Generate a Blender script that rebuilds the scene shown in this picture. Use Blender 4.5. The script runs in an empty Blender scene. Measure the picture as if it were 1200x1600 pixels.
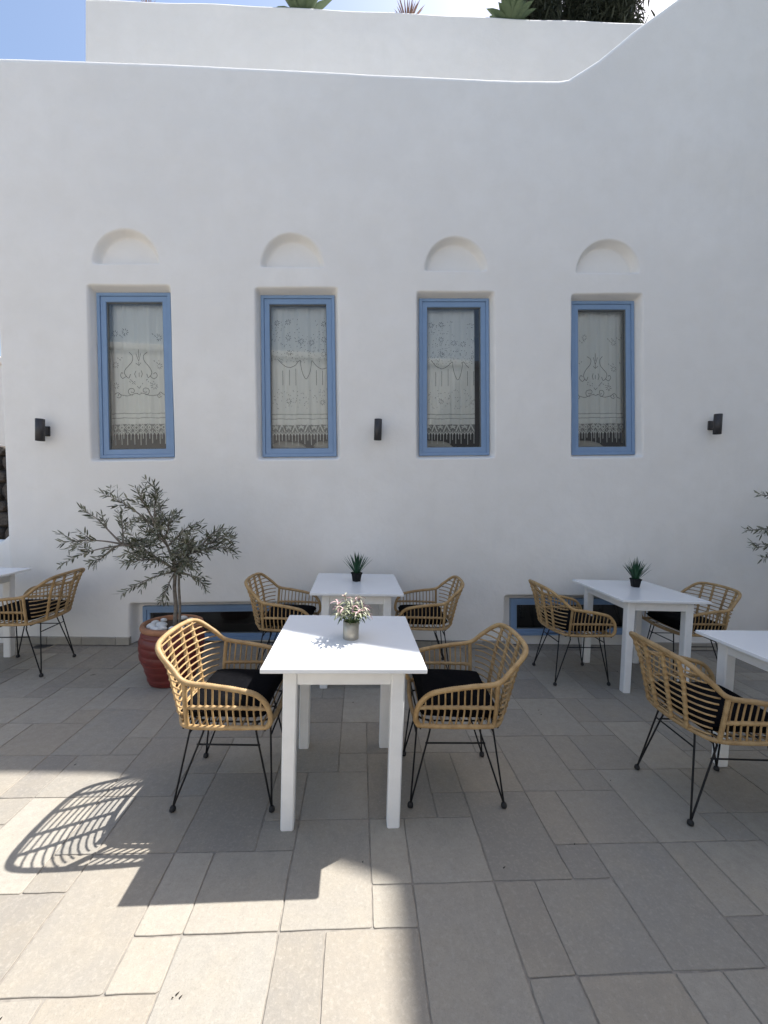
import bpy, math, random
import numpy as np
from mathutils import Vector, Matrix, Quaternion, noise

# ------------------------------------------------------------------ camera, sky, sun, exposure
scene = bpy.context.scene
F_PX, PITCH, ROLL, YAW, EYE = 636.956, -0.0399776, 0.0315290, 0.0614345, 1.49223
_fw = Vector((math.sin(YAW)*math.cos(PITCH), math.cos(YAW)*math.cos(PITCH), math.sin(PITCH)))
_r = _fw.cross(Vector((0, 0, 1))).normalized(); _u = _r.cross(_fw)
RIGHT = _r*math.cos(ROLL) + _u*math.sin(ROLL)
UP = -_r*math.sin(ROLL) + _u*math.cos(ROLL)
FWD = _fw
cam_data = bpy.data.cameras.new('Camera')
cam_data.sensor_fit = 'HORIZONTAL'; cam_data.sensor_width = 36.0
cam_data.lens = 36.0*F_PX/1200.0
cam_data.clip_start = 0.05; cam_data.clip_end = 2000
cam = bpy.data.objects.new('Camera', cam_data)
scene.collection.objects.link(cam)
m = Matrix((RIGHT, UP, -FWD)).transposed().to_4x4()
m.translation = Vector((0, 0, EYE))
cam.matrix_world = m
scene.camera = cam

SUN = Vector((0.42, 0.244, 0.74)).normalized()
world = bpy.data.worlds.new('World'); scene.world = world; world.use_nodes = True
wn = world.node_tree.nodes; wl = world.node_tree.links
sky = wn.new('ShaderNodeTexSky'); sky.sky_type = 'NISHITA'; sky.sun_disc = False
sky.sun_elevation = math.asin(SUN.z); sky.sun_rotation = math.atan2(SUN.x, SUN.y)
sky.air_density = 1.0; sky.dust_density = 2.0; sky.ozone_density = 0.0
wn['Background'].inputs['Strength'].default_value = 0.122
wl.new(sky.outputs[0], wn['Background'].inputs['Color'])
sd = bpy.data.lights.new('sun', 'SUN'); sd.energy = 4.35; sd.angle = math.radians(0.53); sd.color = (1.0, 0.985, 0.965)
sun = bpy.data.objects.new('sun', sd); scene.collection.objects.link(sun)
sun.location = (8, 5, 15); sun.rotation_euler = (-SUN).to_track_quat('-Z', 'Y').to_euler()
vs = scene.view_settings
vs.view_transform = 'Standard'; vs.look = 'None'; vs.exposure = 1.13; vs.gamma = 1; vs.use_curve_mapping = False

# ------------------------------------------------------------------ pixel helpers
def ray(x, y): return FWD + RIGHT*((x-600)/F_PX) - UP*((y-800)/F_PX)
def at_y(x, y, Y):
    d = ray(x, y); k = Y/d.y; return Vector((d.x*k, Y, EYE + d.z*k))
def at_z(x, y, Z=0.0):
    d = ray(x, y); k = (Z-EYE)/d.z; return Vector((d.x*k, d.y*k, Z))
def to_px(p):
    d = Vector(p) - Vector((0, 0, EYE)); z = d.dot(FWD)
    if z < 0.05: return None
    return 600 + F_PX*d.dot(RIGHT)/z, 800 - F_PX*d.dot(UP)/z

# ------------------------------------------------------------------ object helpers
COL = scene.collection
def tag(o, label=None, cat=None, group=None, kind=None):
    if label: o['label'] = label
    if cat: o['category'] = cat
    if group: o['group'] = group
    if kind: o['kind'] = kind
    return o
def empty(name, loc=(0, 0, 0), rz=0.0, parent=None):
    o = bpy.data.objects.new(name, None); COL.objects.link(o)
    o.location = loc; o.rotation_euler = (0, 0, rz); o.empty_display_size = 0.05
    if parent: o.parent = parent
    return o
def copy_tree(o, parent=None):
    c = o.copy(); COL.objects.link(c)
    if parent: c.parent = parent
    for ch in o.children: copy_tree(ch, c)
    return c
def catmull(pts, per=6, closed=False):
    pts = [Vector(p) for p in pts]; n = len(pts); out = []
    segs = n if closed else n-1
    for i in range(segs):
        if closed: p0, p1, p2, p3 = pts[(i-1) % n], pts[i], pts[(i+1) % n], pts[(i+2) % n]
        else: p0, p1, p2, p3 = pts[max(i-1, 0)], pts[i], pts[i+1], pts[min(i+2, n-1)]
        for k in range(per):
            t = k/per
            out.append(0.5*((2*p1) + (p2-p0)*t + (2*p0-5*p1+4*p2-p3)*t*t + (3*p1-p0-3*p2+p3)*t**3))
    if not closed: out.append(pts[-1])
    return out
def resample(path, step):
    path = [Vector(p) for p in path]
    d = [0.0]
    for a, b in zip(path, path[1:]): d.append(d[-1] + (b-a).length)
    n = max(2, int(d[-1]/step)+1); out = []; j = 0
    for k in range(n):
        s = d[-1]*k/(n-1)
        while j < len(d)-2 and d[j+1] < s: j += 1
        t = (s-d[j])/max(1e-9, d[j+1]-d[j])
        out.append(path[j].lerp(path[j+1], min(1, max(0, t))))
    return out

class MB:
    def __init__(s): s.v = []; s.f = []; s.sm = []; s.mi = []
    def face(s, idx, smooth=False, mi=0): s.f.append(tuple(idx)); s.sm.append(smooth); s.mi.append(mi)
    def add(s, verts): b = len(s.v); s.v += [tuple(v) for v in verts]; return b
    def quad(s, a, b, c, d, smooth=False, mi=0):
        i = s.add((a, b, c, d)); s.face((i, i+1, i+2, i+3), smooth, mi)
    def box(s, lo, hi, bev=0.0, M=None, mi=0):
        x0, y0, z0 = lo; x1, y1, z1 = hi
        if bev <= 0:
            P = [(x0,y0,z0),(x1,y0,z0),(x1,y1,z0),(x0,y1,z0),(x0,y0,z1),(x1,y0,z1),(x1,y1,z1),(x0,y1,z1)]
            if M: P = [M @ Vector(p) for p in P]
            b = s.add(P)
            for q in ((0,3,2,1),(4,5,6,7),(0,1,5,4),(1,2,6,5),(2,3,7,6),(3,0,4,7)): s.face([b+k for k in q], False, mi)
            return
        e = min(bev, (x1-x0)/2.01, (y1-y0)/2.01, (z1-z0)/2.01)
        P = []; idx = {}
        for sx in (0, 1):
            for sy in (0, 1):
                for sz in (0, 1):
                    X, Y, Z = (x0, x1)[sx], (y0, y1)[sy], (z0, z1)[sz]
                    dx, dy, dz = (e, -e)[sx], (e, -e)[sy], (e, -e)[sz]
                    idx[sx, sy, sz] = len(P)
                    P += [(X, Y+dy, Z+dz), (X+dx, Y, Z+dz), (X+dx, Y+dy, Z)]
        if M: P = [M @ Vector(p) for p in P]
        b = s.add(P)
        def I(c, k): return b + idx[c] + k
        for a in range(3):
            o1, o2 = (a+1) % 3, (a+2) % 3
            for sgn in (0, 1):
                cs = []
                for u, w in ((0,0),(1,0),(1,1),(0,1)):
                    c = [0,0,0]; c[a] = sgn; c[o1] = u; c[o2] = w; cs.append(I(tuple(c), a))
                s.face(cs if sgn else cs[::-1], False, mi)
            for u in (0, 1):
                for w in (0, 1):
                    c0 = [0,0,0]; c0[o1] = u; c0[o2] = w; c1 = list(c0); c1[a] = 1
                    q = [I(tuple(c0), o1), I(tuple(c1), o1), I(tuple(c1), o2), I(tuple(c0), o2)]
                    s.face(q if (u == w) else q[::-1], False, mi)
        for c in idx:
            q = [I(c, 0), I(c, 1), I(c, 2)]
            s.face(q if (sum(c) % 2) else q[::-1], False, mi)
    def tube(s, path, rad, n=8, caps=True, closed=False, mi=0):
        path = [Vector(p) for p in path]; N = len(path)
        if not hasattr(rad, '__len__'): rad = [rad]*N
        tang = []
        for i in range(N):
            a = path[(i-1) % N] if (closed or i > 0) else path[0]
            c = path[(i+1) % N] if (closed or i < N-1) else path[-1]
            t = c - a
            tang.append(t.normalized() if t.length > 1e-9 else Vector((0, 0, 1)))
        t0 = tang[0]; ref = Vector((0, 0, 1)) if abs(t0.z) < 0.9 else Vector((1, 0, 0))
        nv = t0.cross(ref).normalized(); b = len(s.v)
        for i in range(N):
            t = tang[i]; nv = (nv - t*nv.dot(t))
            nv = nv.normalized() if nv.length > 1e-6 else t.orthogonal().normalized()
            bn = t.cross(nv)
            for k in range(n):
                a = 2*math.pi*k/n
                s.v.append(tuple(path[i] + (nv*math.cos(a) + bn*math.sin(a))*rad[i]))
        rng = N if closed else N-1
        for i in range(rng):
            j = (i+1) % N
            for k in range(n):
                k2 = (k+1) % n
                s.face((b+i*n+k, b+i*n+k2, b+j*n+k2, b+j*n+k), True, mi)
        if caps and not closed:
            s.face([b+k for k in range(n)][::-1], False, mi)
            s.face([b+(N-1)*n+k for k in range(n)], False, mi)
    def lathe(s, prof, n=32, c=(0, 0, 0), mi=0, smooth=True, wob=None):
        b = len(s.v); cx, cy, cz = c
        for i, (r, z) in enumerate(prof):
            for k in range(n):
                a = 2*math.pi*k/n; rr = r*(1 + (wob(a, z) if wob else 0))
                s.v.append((cx+rr*math.cos(a), cy+rr*math.sin(a), cz+z))
        for i in range(len(prof)-1):
            for k in range(n):
                k2 = (k+1) % n
                s.face((b+i*n+k, b+i*n+k2, b+(i+1)*n+k2, b+(i+1)*n+k), smooth, mi)
        s.face([b+k for k in range(n)][::-1], False, mi)
        s.face([b+(len(prof)-1)*n+k for k in range(n)], False, mi)
    def mesh(s, name, mats):
        me = bpy.data.meshes.new(name); me.from_pydata(s.v, [], s.f)
        me.polygons.foreach_set('use_smooth', s.sm)
        if not isinstance(mats, (list, tuple)): mats = [mats]
        for mt in mats: me.materials.append(mt)
        if len(mats) > 1: me.polygons.foreach_set('material_index', s.mi)
        me.update(); return me
    def build(s, name, mats, parent=None, loc=None):
        o = bpy.data.objects.new(name, s.mesh(name, mats)); COL.objects.link(o)
        if parent: o.parent = parent
        if loc: o.location = loc
        return o

# ------------------------------------------------------------------ materials
class NT:
    def __init__(s, name):
        s.m = bpy.data.materials.new(name); s.m.use_nodes = True
        s.t = s.m.node_tree; s.n = s.t.nodes; s.b = s.n['Principled BSDF']
    def new(s, typ, **kw):
        nd = s.n.new(typ)
        for k, v in kw.items():
            if k in nd.inputs: nd.inputs[k].default_value = v
            else: setattr(nd, k, v)
        return nd
    def link(s, a, b): s.t.links.new(a, b)
    def coords(s, kind='Object'): return s.new('ShaderNodeTexCoord').outputs[kind]
    def noise(s, vec, scale, detail=4, rough=0.55):
        nd = s.new('ShaderNodeTexNoise'); nd.inputs['Scale'].default_value = scale
        nd.inputs['Detail'].default_value = detail; nd.inputs['Roughness'].default_value = rough
        if vec is not None: s.link(vec, nd.inputs['Vector'])
        return nd.outputs['Fac']
    def ramp(s, fac, stops):
        nd = s.new('ShaderNodeValToRGB'); el = nd.color_ramp.elements
        while len(el) < len(stops): el.new(0.5)
        for e, (p, c) in zip(el, stops): e.position = p; e.color = (*c, 1) if len(c) == 3 else c
        s.link(fac, nd.inputs['Fac']); return nd.outputs['Color']
    def mix(s, fac, a, b, mode='MIX'):
        nd = s.new('ShaderNodeMix', data_type='RGBA', blend_type=mode)
        for sock, val in ((nd.inputs[0], fac), (nd.inputs[6], a), (nd.inputs[7], b)):
            if isinstance(val, (int, float)): sock.default_value = val
            elif isinstance(val, tuple): sock.default_value = (*val, 1) if len(val) == 3 else val
            else: s.link(val, sock)
        return nd.outputs[2]
    def bump(s, h, strength, dist=0.01, normal=None):
        nd = s.new('ShaderNodeBump'); nd.inputs['Strength'].default_value = strength; nd.inputs['Distance'].default_value = dist
        s.link(h, nd.inputs['Height'])
        if normal: s.link(normal, nd.inputs['Normal'])
        s.link(nd.outputs['Normal'], s.b.inputs['Normal']); return nd.outputs['Normal']
    def set(s, **kw):
        for k, v in kw.items():
            i = s.b.inputs[k.replace('_', ' ')]
            if isinstance(v, tuple): i.default_value = (*v, 1) if len(v) == 3 else v
            elif isinstance(v, (int, float)): i.default_value = v
            else: s.link(v, i)
        return s

def mat_plain(name, col, rough=0.6, var=0.12, scale=30, bump=0.15, bdist=0.002, metal=0.0, spec=0.5):
    k = NT(name); c = k.coords()
    n1 = k.noise(c, scale, 4)
    dark = tuple(v*(1-var) for v in col); lite = tuple(min(1, v*(1+var)) for v in col)
    k.set(Base_Color=k.ramp(n1, [(0.3, dark), (0.7, lite)]), Roughness=rough, Metallic=metal, Specular_IOR_Level=spec)
    if bump: k.bump(k.noise(c, scale*4, 3), bump, bdist)
    return k.m

def mat_plaster(name, col=(0.845, 0.818, 0.770)):
    k = NT(name); c = k.new('ShaderNodeNewGeometry').outputs['Position']
    big = k.noise(c, 0.9, 5, 0.6); mid = k.noise(c, 5.0, 5, 0.6); fine = k.noise(c, 160, 3, 0.6)
    base = k.ramp(big, [(0.30, tuple(v*0.925 for v in col)), (0.70, col)])
    base = k.mix(k.ramp(mid, [(0.32, (0.45,)*3), (0.62, (0.0,)*3)]), base, tuple(v*0.91 for v in (col[0], col[1]*0.99, col[2]*0.97)))
    mp = k.new('ShaderNodeMapping'); mp.inputs['Scale'].default_value = (9, 9, 0.7); k.link(c, mp.inputs['Vector'])
    base = k.mix(k.ramp(k.noise(mp.outputs[0], 1.0, 4, 0.6), [(0.58, (0.0,)*3), (0.80, (0.35,)*3)]), base, tuple(v*0.90 for v in col))
    k.set(Base_Color=base, Roughness=0.86, Specular_IOR_Level=0.2)
    n1 = k.bump(fine, 0.22, 0.003)
    k.bump(mid, 0.30, 0.03, n1)
    return k.m

def mat_tile(name):
    k = NT(name); info = k.new('ShaderNodeObjectInfo'); rnd = info.outputs['Random']
    pos = k.new('ShaderNodeNewGeometry').outputs['Position']
    off = k.new('ShaderNodeVectorMath', operation='SCALE'); k.link(rnd, off.inputs['Scale']); off.inputs[0].default_value = (37, 53, 11)
    vec = k.new('ShaderNodeVectorMath', operation='ADD'); k.link(pos, vec.inputs[0]); k.link(off.outputs[0], vec.inputs[1]); v = vec.outputs[0]
    base = k.ramp(rnd, [(0.0, (0.322, 0.300, 0.265)), (0.13, (0.480, 0.445, 0.380)), (0.28, (0.355, 0.330, 0.292)), (0.45, (0.308, 0.287, 0.256)),
                        (0.60, (0.415, 0.370, 0.305)), (0.74, (0.345, 0.330, 0.300)), (0.88, (0.500, 0.465, 0.400)), (1.0, (0.314, 0.293, 0.260))])
    big = k.noise(v, 4.0, 6, 0.62); mid = k.noise(v, 22, 5, 0.65); fine = k.noise(v, 260, 3, 0.7)
    base = k.mix(k.ramp(big, [(0.40, (0.0,)*3), (0.72, (0.42,)*3)]), base, (0.46, 0.40, 0.305))
    base = k.mix(k.ramp(mid, [(0.42, (0.0,)*3), (0.75, (0.35,)*3)]), base, (0.29, 0.275, 0.25))
    base = k.mix(k.ramp(fine, [(0.52, (0.0,)*3), (0.72, (0.42,)*3)]), base, (0.22, 0.20, 0.172))
    spk = k.noise(v, 75, 4, 0.75)
    base = k.mix(k.ramp(spk, [(0.50, (0.0,)*3), (0.70, (0.38,)*3)]), base, (0.56, 0.52, 0.45))
    base = k.mix(k.ramp(k.noise(v, 38, 6, 0.8), [(0.56, (0.0,)*3), (0.74, (0.40,)*3)]), base, (0.235, 0.205, 0.165))
    base = k.mix(1.0, base, (0.765, 0.745, 0.712), 'MULTIPLY')
    k.set(Base_Color=base, Roughness=k.ramp(mid, [(0.3, (0.50,)*3), (0.7, (0.70,)*3)]), Specular_IOR_Level=0.35)
    n1 = k.bump(mid, 0.28, 0.005); k.bump(spk, 0.35, 0.002, n1)
    return k.m

def mat_glass(name, tint=(0.97, 0.985, 0.98)):
    m = bpy.data.materials.new(name); m.use_nodes = True; t = m.node_tree; n = t.nodes
    n.remove(n['Principled BSDF'])
    fr = n.new('ShaderNodeFresnel'); fr.inputs['IOR'].default_value = 1.75
    tr = n.new('ShaderNodeBsdfTransparent'); tr.inputs['Color'].default_value = (*tint, 1)
    gl = n.new('ShaderNodeBsdfGlossy'); gl.inputs['Roughness'].default_value = 0.004
    mx = n.new('ShaderNodeMixShader')
    t.links.new(fr.outputs[0], mx.inputs[0]); t.links.new(tr.outputs[0], mx.inputs[1]); t.links.new(gl.outputs[0], mx.inputs[2])
    t.links.new(mx.outputs[0], n['Material Output'].inputs['Surface'])
    return m

def mat_cloth(name, col, trans=0.35, holes=0.0):
    m = bpy.data.materials.new(name); m.use_nodes = True; t = m.node_tree; n = t.nodes
    p = n['Principled BSDF']; p.inputs['Base Color'].default_value = (*col, 1); p.inputs['Roughness'].default_value = 0.9
    p.inputs['Specular IOR Level'].default_value = 0.1
    tl = n.new('ShaderNodeBsdfTranslucent'); tl.inputs['Color'].default_value = (*col, 1)
    mx = n.new('ShaderNodeMixShader'); mx.inputs[0].default_value = trans
    t.links.new(p.outputs[0], mx.inputs[1]); t.links.new(tl.outputs[0], mx.inputs[2]); out = mx.outputs[0]
    if holes:
        tp = n.new('ShaderNodeBsdfTransparent'); m2 = n.new('ShaderNodeMixShader'); m2.inputs[0].default_value = holes
        t.links.new(out, m2.inputs[1]); t.links.new(tp.outputs[0], m2.inputs[2]); out = m2.outputs[0]
    t.links.new(out, n['Material Output'].inputs['Surface'])
    return m

def mat_rattan(name):
    k = NT(name); c = k.coords()
    n1 = k.noise(c, 26, 5, 0.6); n2 = k.noise(c, 420, 2, 0.5)
    base = k.ramp(n1, [(0.25, (0.285, 0.180, 0.080)), (0.5, (0.395, 0.265, 0.125)), (0.8, (0.505, 0.36, 0.187))])
    base = k.mix(k.ramp(n2, [(0.5, (0.0,)*3), (0.8, (0.5,)*3)]), base, (0.30, 0.17, 0.07))
    rn = k.new('ShaderNodeObjectInfo').outputs['Random']
    base = k.mix(1.0, base, k.ramp(rn, [(0.0, (0.80, 0.76, 0.70)), (0.5, (1.0, 1.0, 1.0)), (1.0, (1.14, 1.10, 1.02))]), 'MULTIPLY')
    k.set(Base_Color=base, Roughness=0.5, Specular_IOR_Level=0.4); k.bump(n2, 0.25, 0.001)
    return k.m

def mat_paint(name, col, rough=0.42, grain=0.12):
    k = NT(name); c = k.coords()
    mp = k.new('ShaderNodeMapping'); mp.inputs['Scale'].default_value = (40, 40, 3); k.link(c, mp.inputs['Vector'])
    g = k.noise(mp.outputs[0], 1.5, 5, 0.6); d = k.noise(c, 9, 5, 0.65)
    base = k.ramp(d, [(0.28, tuple(v*0.93 for v in col)), (0.6, col)])
    base = k.mix(k.ramp(g, [(0.6, (0.0,)*3), (0.78, (0.22,)*3)]), base, tuple(v*0.82 for v in col))
    k.set(Base_Color=base, Roughness=rough); k.bump(g, grain, 0.002)
    return k.m

def mat_leaf(name, a, b, back=None):
    k = NT(name); geo = k.new('ShaderNodeNewGeometry')
    c = k.coords(); n1 = k.noise(c, 14, 3)
    isl = geo.outputs['Random Per Island']
    base = k.ramp(isl, [(0.0, a), (1.0, b)])
    base = k.mix(0.3, base, k.ramp(n1, [(0.3, a), (0.7, b)]))
    if back: base = k.mix(geo.outputs['Backfacing'], base, back)
    k.set(Base_Color=base, Roughness=0.55, Specular_IOR_Level=0.4)
    return k.m

M = {
    'plaster': mat_plaster('white plaster'), 'tile': mat_tile('stone tile'),
    'grout': mat_plain('grout', (0.255, 0.228, 0.192), 0.95, 0.2, 40, 0.4),
    'earth': mat_plain('dry earth', (0.26, 0.21, 0.15), 0.95, 0.3, 1.2, 0.5, 0.02),
    'blue': mat_paint('blue paint', (0.200, 0.305, 0.465), 0.42, 0.06),
    'glass': mat_glass('window glass'), 'seal': mat_plain('pane seal', (0.16, 0.17, 0.17), 0.6, 0.1),
    'white': mat_paint('white table paint', (0.85, 0.84, 0.81), 0.42, 0.10),
    'top': mat_plain('white table top', (0.82, 0.82, 0.815), 0.22, 0.015, 6, 0.03),
    'rattan': mat_rattan('rattan'), 'iron': mat_plain('black iron', (0.007, 0.007, 0.0075), 0.5, 0.2, 60, 0.1, spec=0.3),
    'rubber': mat_plain('black rubber', (0.012, 0.012, 0.012), 0.7, 0.1),
    'cushion': mat_plain('black cloth', (0.0055, 0.0055, 0.0065), 0.95, 0.25, 60, 0.35, 0.002, spec=0.04),
    'lamp': mat_plain('anthracite lamp', (0.035, 0.033, 0.034), 0.5, 0.1, 50, 0.1),
    'lens': mat_plain('lamp glass', (0.5, 0.5, 0.48), 0.2, 0.05),
    'skirt': None,
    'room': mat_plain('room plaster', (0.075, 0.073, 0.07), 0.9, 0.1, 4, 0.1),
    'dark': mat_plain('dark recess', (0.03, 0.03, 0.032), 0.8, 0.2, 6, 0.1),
    'pillow': mat_plain('cream cushion cloth', (0.62, 0.60, 0.54), 0.9, 0.06, 40, 0.2),
    'curtain': mat_cloth('sheer cotton', (0.91, 0.93, 0.90), 0.06), 'lace': mat_cloth('lace', (0.85, 0.87, 0.84), 0.2),
    'net': mat_cloth('lace net', (0.55, 0.58, 0.55), 0.3, 0.45), 'stitch': mat_plain('dark cutwork', (0.05, 0.06, 0.06), 0.9, 0.1),
    'redpot': mat_plain('red glazed clay', (0.135, 0.019, 0.014), 0.42, 0.22, 9, 0.25, 0.004),
    'terracotta': mat_plain('bare terracotta', (0.33, 0.155, 0.08), 0.75, 0.2, 14, 0.2),
    'soil': mat_plain('potting soil', (0.07, 0.05, 0.035), 0.95, 0.4, 40, 0.8, 0.01),
    'pebble': mat_plain('white pebble', (0.72, 0.71, 0.68), 0.6, 0.06, 20, 0.2),
    'bark': mat_plain('olive bark', (0.20, 0.175, 0.145), 0.9, 0.35, 40, 0.7, 0.006),
    'olive': mat_leaf('olive leaf', (0.026, 0.032, 0.015), (0.105, 0.110, 0.058), (0.21, 0.215, 0.155)),
    'grassgreen': mat_leaf('plastic grass blade', (0.010, 0.040, 0.018), (0.022, 0.085, 0.036)),
    'blackpot': mat_plain('black plastic pot', (0.007, 0.007, 0.007), 0.6, 0.1, 30, 0.05, spec=0.25),
    'goldpot': mat_plain('champagne metal pot', (0.42, 0.385, 0.32), 0.38, 0.06, 60, 0.1, 0.001, metal=0.55),
    'pink': mat_leaf('pink leaf', (0.36, 0.20, 0.21), (0.52, 0.38, 0.36)), 'cream': mat_leaf('cream green leaf', (0.15, 0.19, 0.08), (0.46, 0.43, 0.33)),
    'midgreen': mat_leaf('green leaf', (0.05, 0.09, 0.03), (0.13, 0.19, 0.07)),
    'stone1': mat_plain('dark field stone', (0.10, 0.085, 0.07), 0.9, 0.45, 9, 0.7, 0.02),
    'mortar': mat_plain('dark mortar', (0.05, 0.045, 0.04), 0.95, 0.3, 20, 0.5),
    'agave': mat_leaf('agave leaf', (0.05, 0.085, 0.040), (0.11, 0.15, 0.075)), 'dry': mat_leaf('dry spiky leaf', (0.16, 0.09, 0.075), (0.24, 0.15, 0.11)),
    'bush': mat_leaf('dark bush leaf', (0.018, 0.026, 0.018), (0.055, 0.065, 0.042)), 'debris': mat_plain('dry debris', (0.03, 0.024, 0.018), 0.9, 0.3),
    'steel': mat_plain('dull drain steel', (0.09, 0.09, 0.088), 0.45, 0.15, 50, 0.1, metal=0.7),
}
k = NT('beige skirting'); rr_ = k.new('ShaderNodeObjectInfo').outputs['Random']; c_ = k.coords()
k.set(Base_Color=k.mix(0.35, k.ramp(rr_, [(0.0, (0.27, 0.25, 0.215)), (0.5, (0.33, 0.305, 0.26)), (1.0, (0.38, 0.345, 0.29))]), k.ramp(k.noise(c_, 14, 5), [(0.3, (0.24, 0.22, 0.19)), (0.7, (0.40, 0.37, 0.31))])), Roughness=0.6)
M['skirt'] = k.m

# ------------------------------------------------------------------ ground and paved terrace
g = MB(); g.quad((-600, -600, -0.06), (600, -600, -0.06), (600, 600, -0.06), (-600, 600, -0.06))
tag(g.build('ground', M['earth']), kind='structure')
g = MB(); g.box((-9, -7, -0.05), (5.6, 4.3, -0.0045))
terrace = tag(g.build('terrace', M['grout']), 'terrace paved with beige stone tiles in four sizes', kind='structure')
U, OX, OY = 0.16, 0.0884, 1.8245
KINDS = [(2, 3, 0, 0), (1, 2, 2, 1), (1, 1, 2, 0), (2, 2, -2, 0)]
rng = random.Random(5)
def tile_ring(w, h, rg):
    gap = 0.0029; e = 0.0048
    x1, y1 = w*U-gap, h*U-gap; x0 = y0 = gap
    wob = lambda: rg.uniform(-0.0019, 0.0019)
    P = []
    def side(a, b):
        L = math.hypot(b[0]-a[0], b[1]-a[1]); dx, dy = (b[0]-a[0])/L, (b[1]-a[1])/L
        for s in (e*rg.uniform(0.5, 1.2), L*rg.uniform(0.28, 0.4), L*rg.uniform(0.6, 0.72), L-e*rg.uniform(0.5, 1.2)):
            q = wob(); P.append((a[0]+dx*s-dy*q, a[1]+dy*s+dx*q))
    side((x0, y0), (x1, y0)); side((x1, y0), (x1, y1)); side((x1, y1), (x0, y1)); side((x0, y1), (x0, y0))
    return P
def tile_into(mb, P, w, h, ox=0, oy=0, oz=0):
    cx, cy = w*U/2, h*U/2; n = len(P)
    def shrink(p, d):
        return (p[0]-d*(1 if p[0] > cx else -1)*(abs(p[0]-cx)/cx)**4, p[1]-d*(1 if p[1] > cy else -1)*(abs(p[1]-cy)/cy)**4)
    b = mb.add([(ox+shrink(p, 0.0022)[0], oy+shrink(p, 0.0022)[1], oz) for p in P] + [(ox+p[0], oy+p[1], oz-0.0022) for p in P] + [(ox+p[0], oy+p[1], oz-0.0095) for p in P])
    mb.face([b+i for i in range(n)])
    for i in range(n):
        j = (i+1) % n
        mb.face((b+n+i, b+n+j, b+j, b+i), True); mb.face((b+2*n+i, b+2*n+j, b+n+j, b+n+i))
tile_meshes = {}
for ki, (w, h, _, _) in enumerate(KINDS):
    for vnt in range(4):
        mb = MB(); tile_into(mb, tile_ring(w, h, rng), w, h); tile_meshes[ki, vnt] = mb.mesh('tile', M['tile'])
cand = []; rest = MB(); nrest = 0
for a in range(-60, 61):
    for b in range(-60, 61):
        for ki, (w, h, di, dj) in enumerate(KINDS):
            i, j = 2*a+3*b+di, 3*a-2*b+dj
            x, y = OX+i*U, OY+j*U
            if x < -8.6 or x+w*U > 5.5 or y < -5.9 or y+h*U > 4.22: continue
            px = [to_px((x+u*w*U, y+v*h*U, 0)) for u, v in ((0, 0), (1, 0), (1, 1), (0, 1))]
            vis = None not in px and max(p[0] for p in px) > 0 and min(p[0] for p in px) < 1200 and min(p[1] for p in px) < 1600 and y < 3.96
            ar = 0
            if vis:
                for q in range(4): ar += px[q][0]*px[(q+1) % 4][1]-px[(q+1) % 4][0]*px[q][1]
            cand.append((abs(ar), ki, x, y, w, h))
cand.sort(reverse=True)
for n, (ar, ki, x, y, w, h) in enumerate(cand):
    rz = random.Random(int(x*1000)*7919+int(y*1000)); dz = rz.uniform(-0.0012, 0.0)
    if n < 300 and ar > 0:
        o = bpy.data.objects.new('tile', tile_meshes[ki, rz.randrange(4)]); COL.objects.link(o); o.parent = terrace; o.location = (x, y, dz)
    else:
        tile_into(rest, tile_ring(w, h, rz), w, h, x, y, dz)
tag(rest.build('outlying_tiles', M['tile'], terrace), kind='stuff')

# ------------------------------------------------------------------ the whitewashed building
YW = 3.96
building = empty('whitewashed_building', (0, YW, 0))
tag(building, 'whitewashed building with four blue framed lace-curtained windows above the terrace', 'building')
def adopt(o, parent):   # parent without moving
    o.parent = parent; o.matrix_parent_inverse = Matrix.Translation(-Vector(parent.location)) if parent.parent is None else Matrix.Identity(4)
    return o
WIN = [  # outer frame corners in pixels: top left, top right, bottom right, bottom left
    [(150, 457), (266, 457), (272.5, 714), (156, 716)], [(407, 461), (522.5, 461), (526, 713), (410, 714)],
    [(655, 466), (764, 466), (765, 711), (655, 712)], [(892, 470), (991, 470), (992.5, 710), (893, 711)]]
YF = YW+0.072
WQ = [[at_y(x, y, YF) for x, y in q] for q in WIN]
LOWQ = [[Vector((-2.062, YF, 0.348)), Vector((-0.60, YF, 0.392)), Vector((-0.585, YF, 0.035)), Vector((-2.056, YF, 0.012))],
        [Vector((1.572, YF, 0.482)), Vector((2.90, YF, 0.505)), Vector((2.91, YF, 0.125)), Vector((1.590, YF, 0.100))]]
ARCH = [((145, 411), (249, 412), (199, 358)), ((408, 417), (506, 418), (457, 365)), ((664, 422), (761, 423), (711, 370)), ((901, 426), (999, 427), (946, 375))]
def top_z(x):
    xs = [-3.6, -3.28, -2.55, -1.06, 0.115, 1.33, 1.80, 1.90, 2.2, 2.563, 2.965, 5.6]
    zs = [5.21, 5.236, 5.288, 5.37, 5.41, 5.468, 5.50, 5.525, 5.735, 6.05, 6.363, 8.30]
    return np.interp(x, xs, zs) + 0.042
def left_x(z): return np.interp(z, [0, 1.0, 1.82, 3.1, 6], [-3.238, -3.248, -3.274, -3.325, -3.43])

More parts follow.
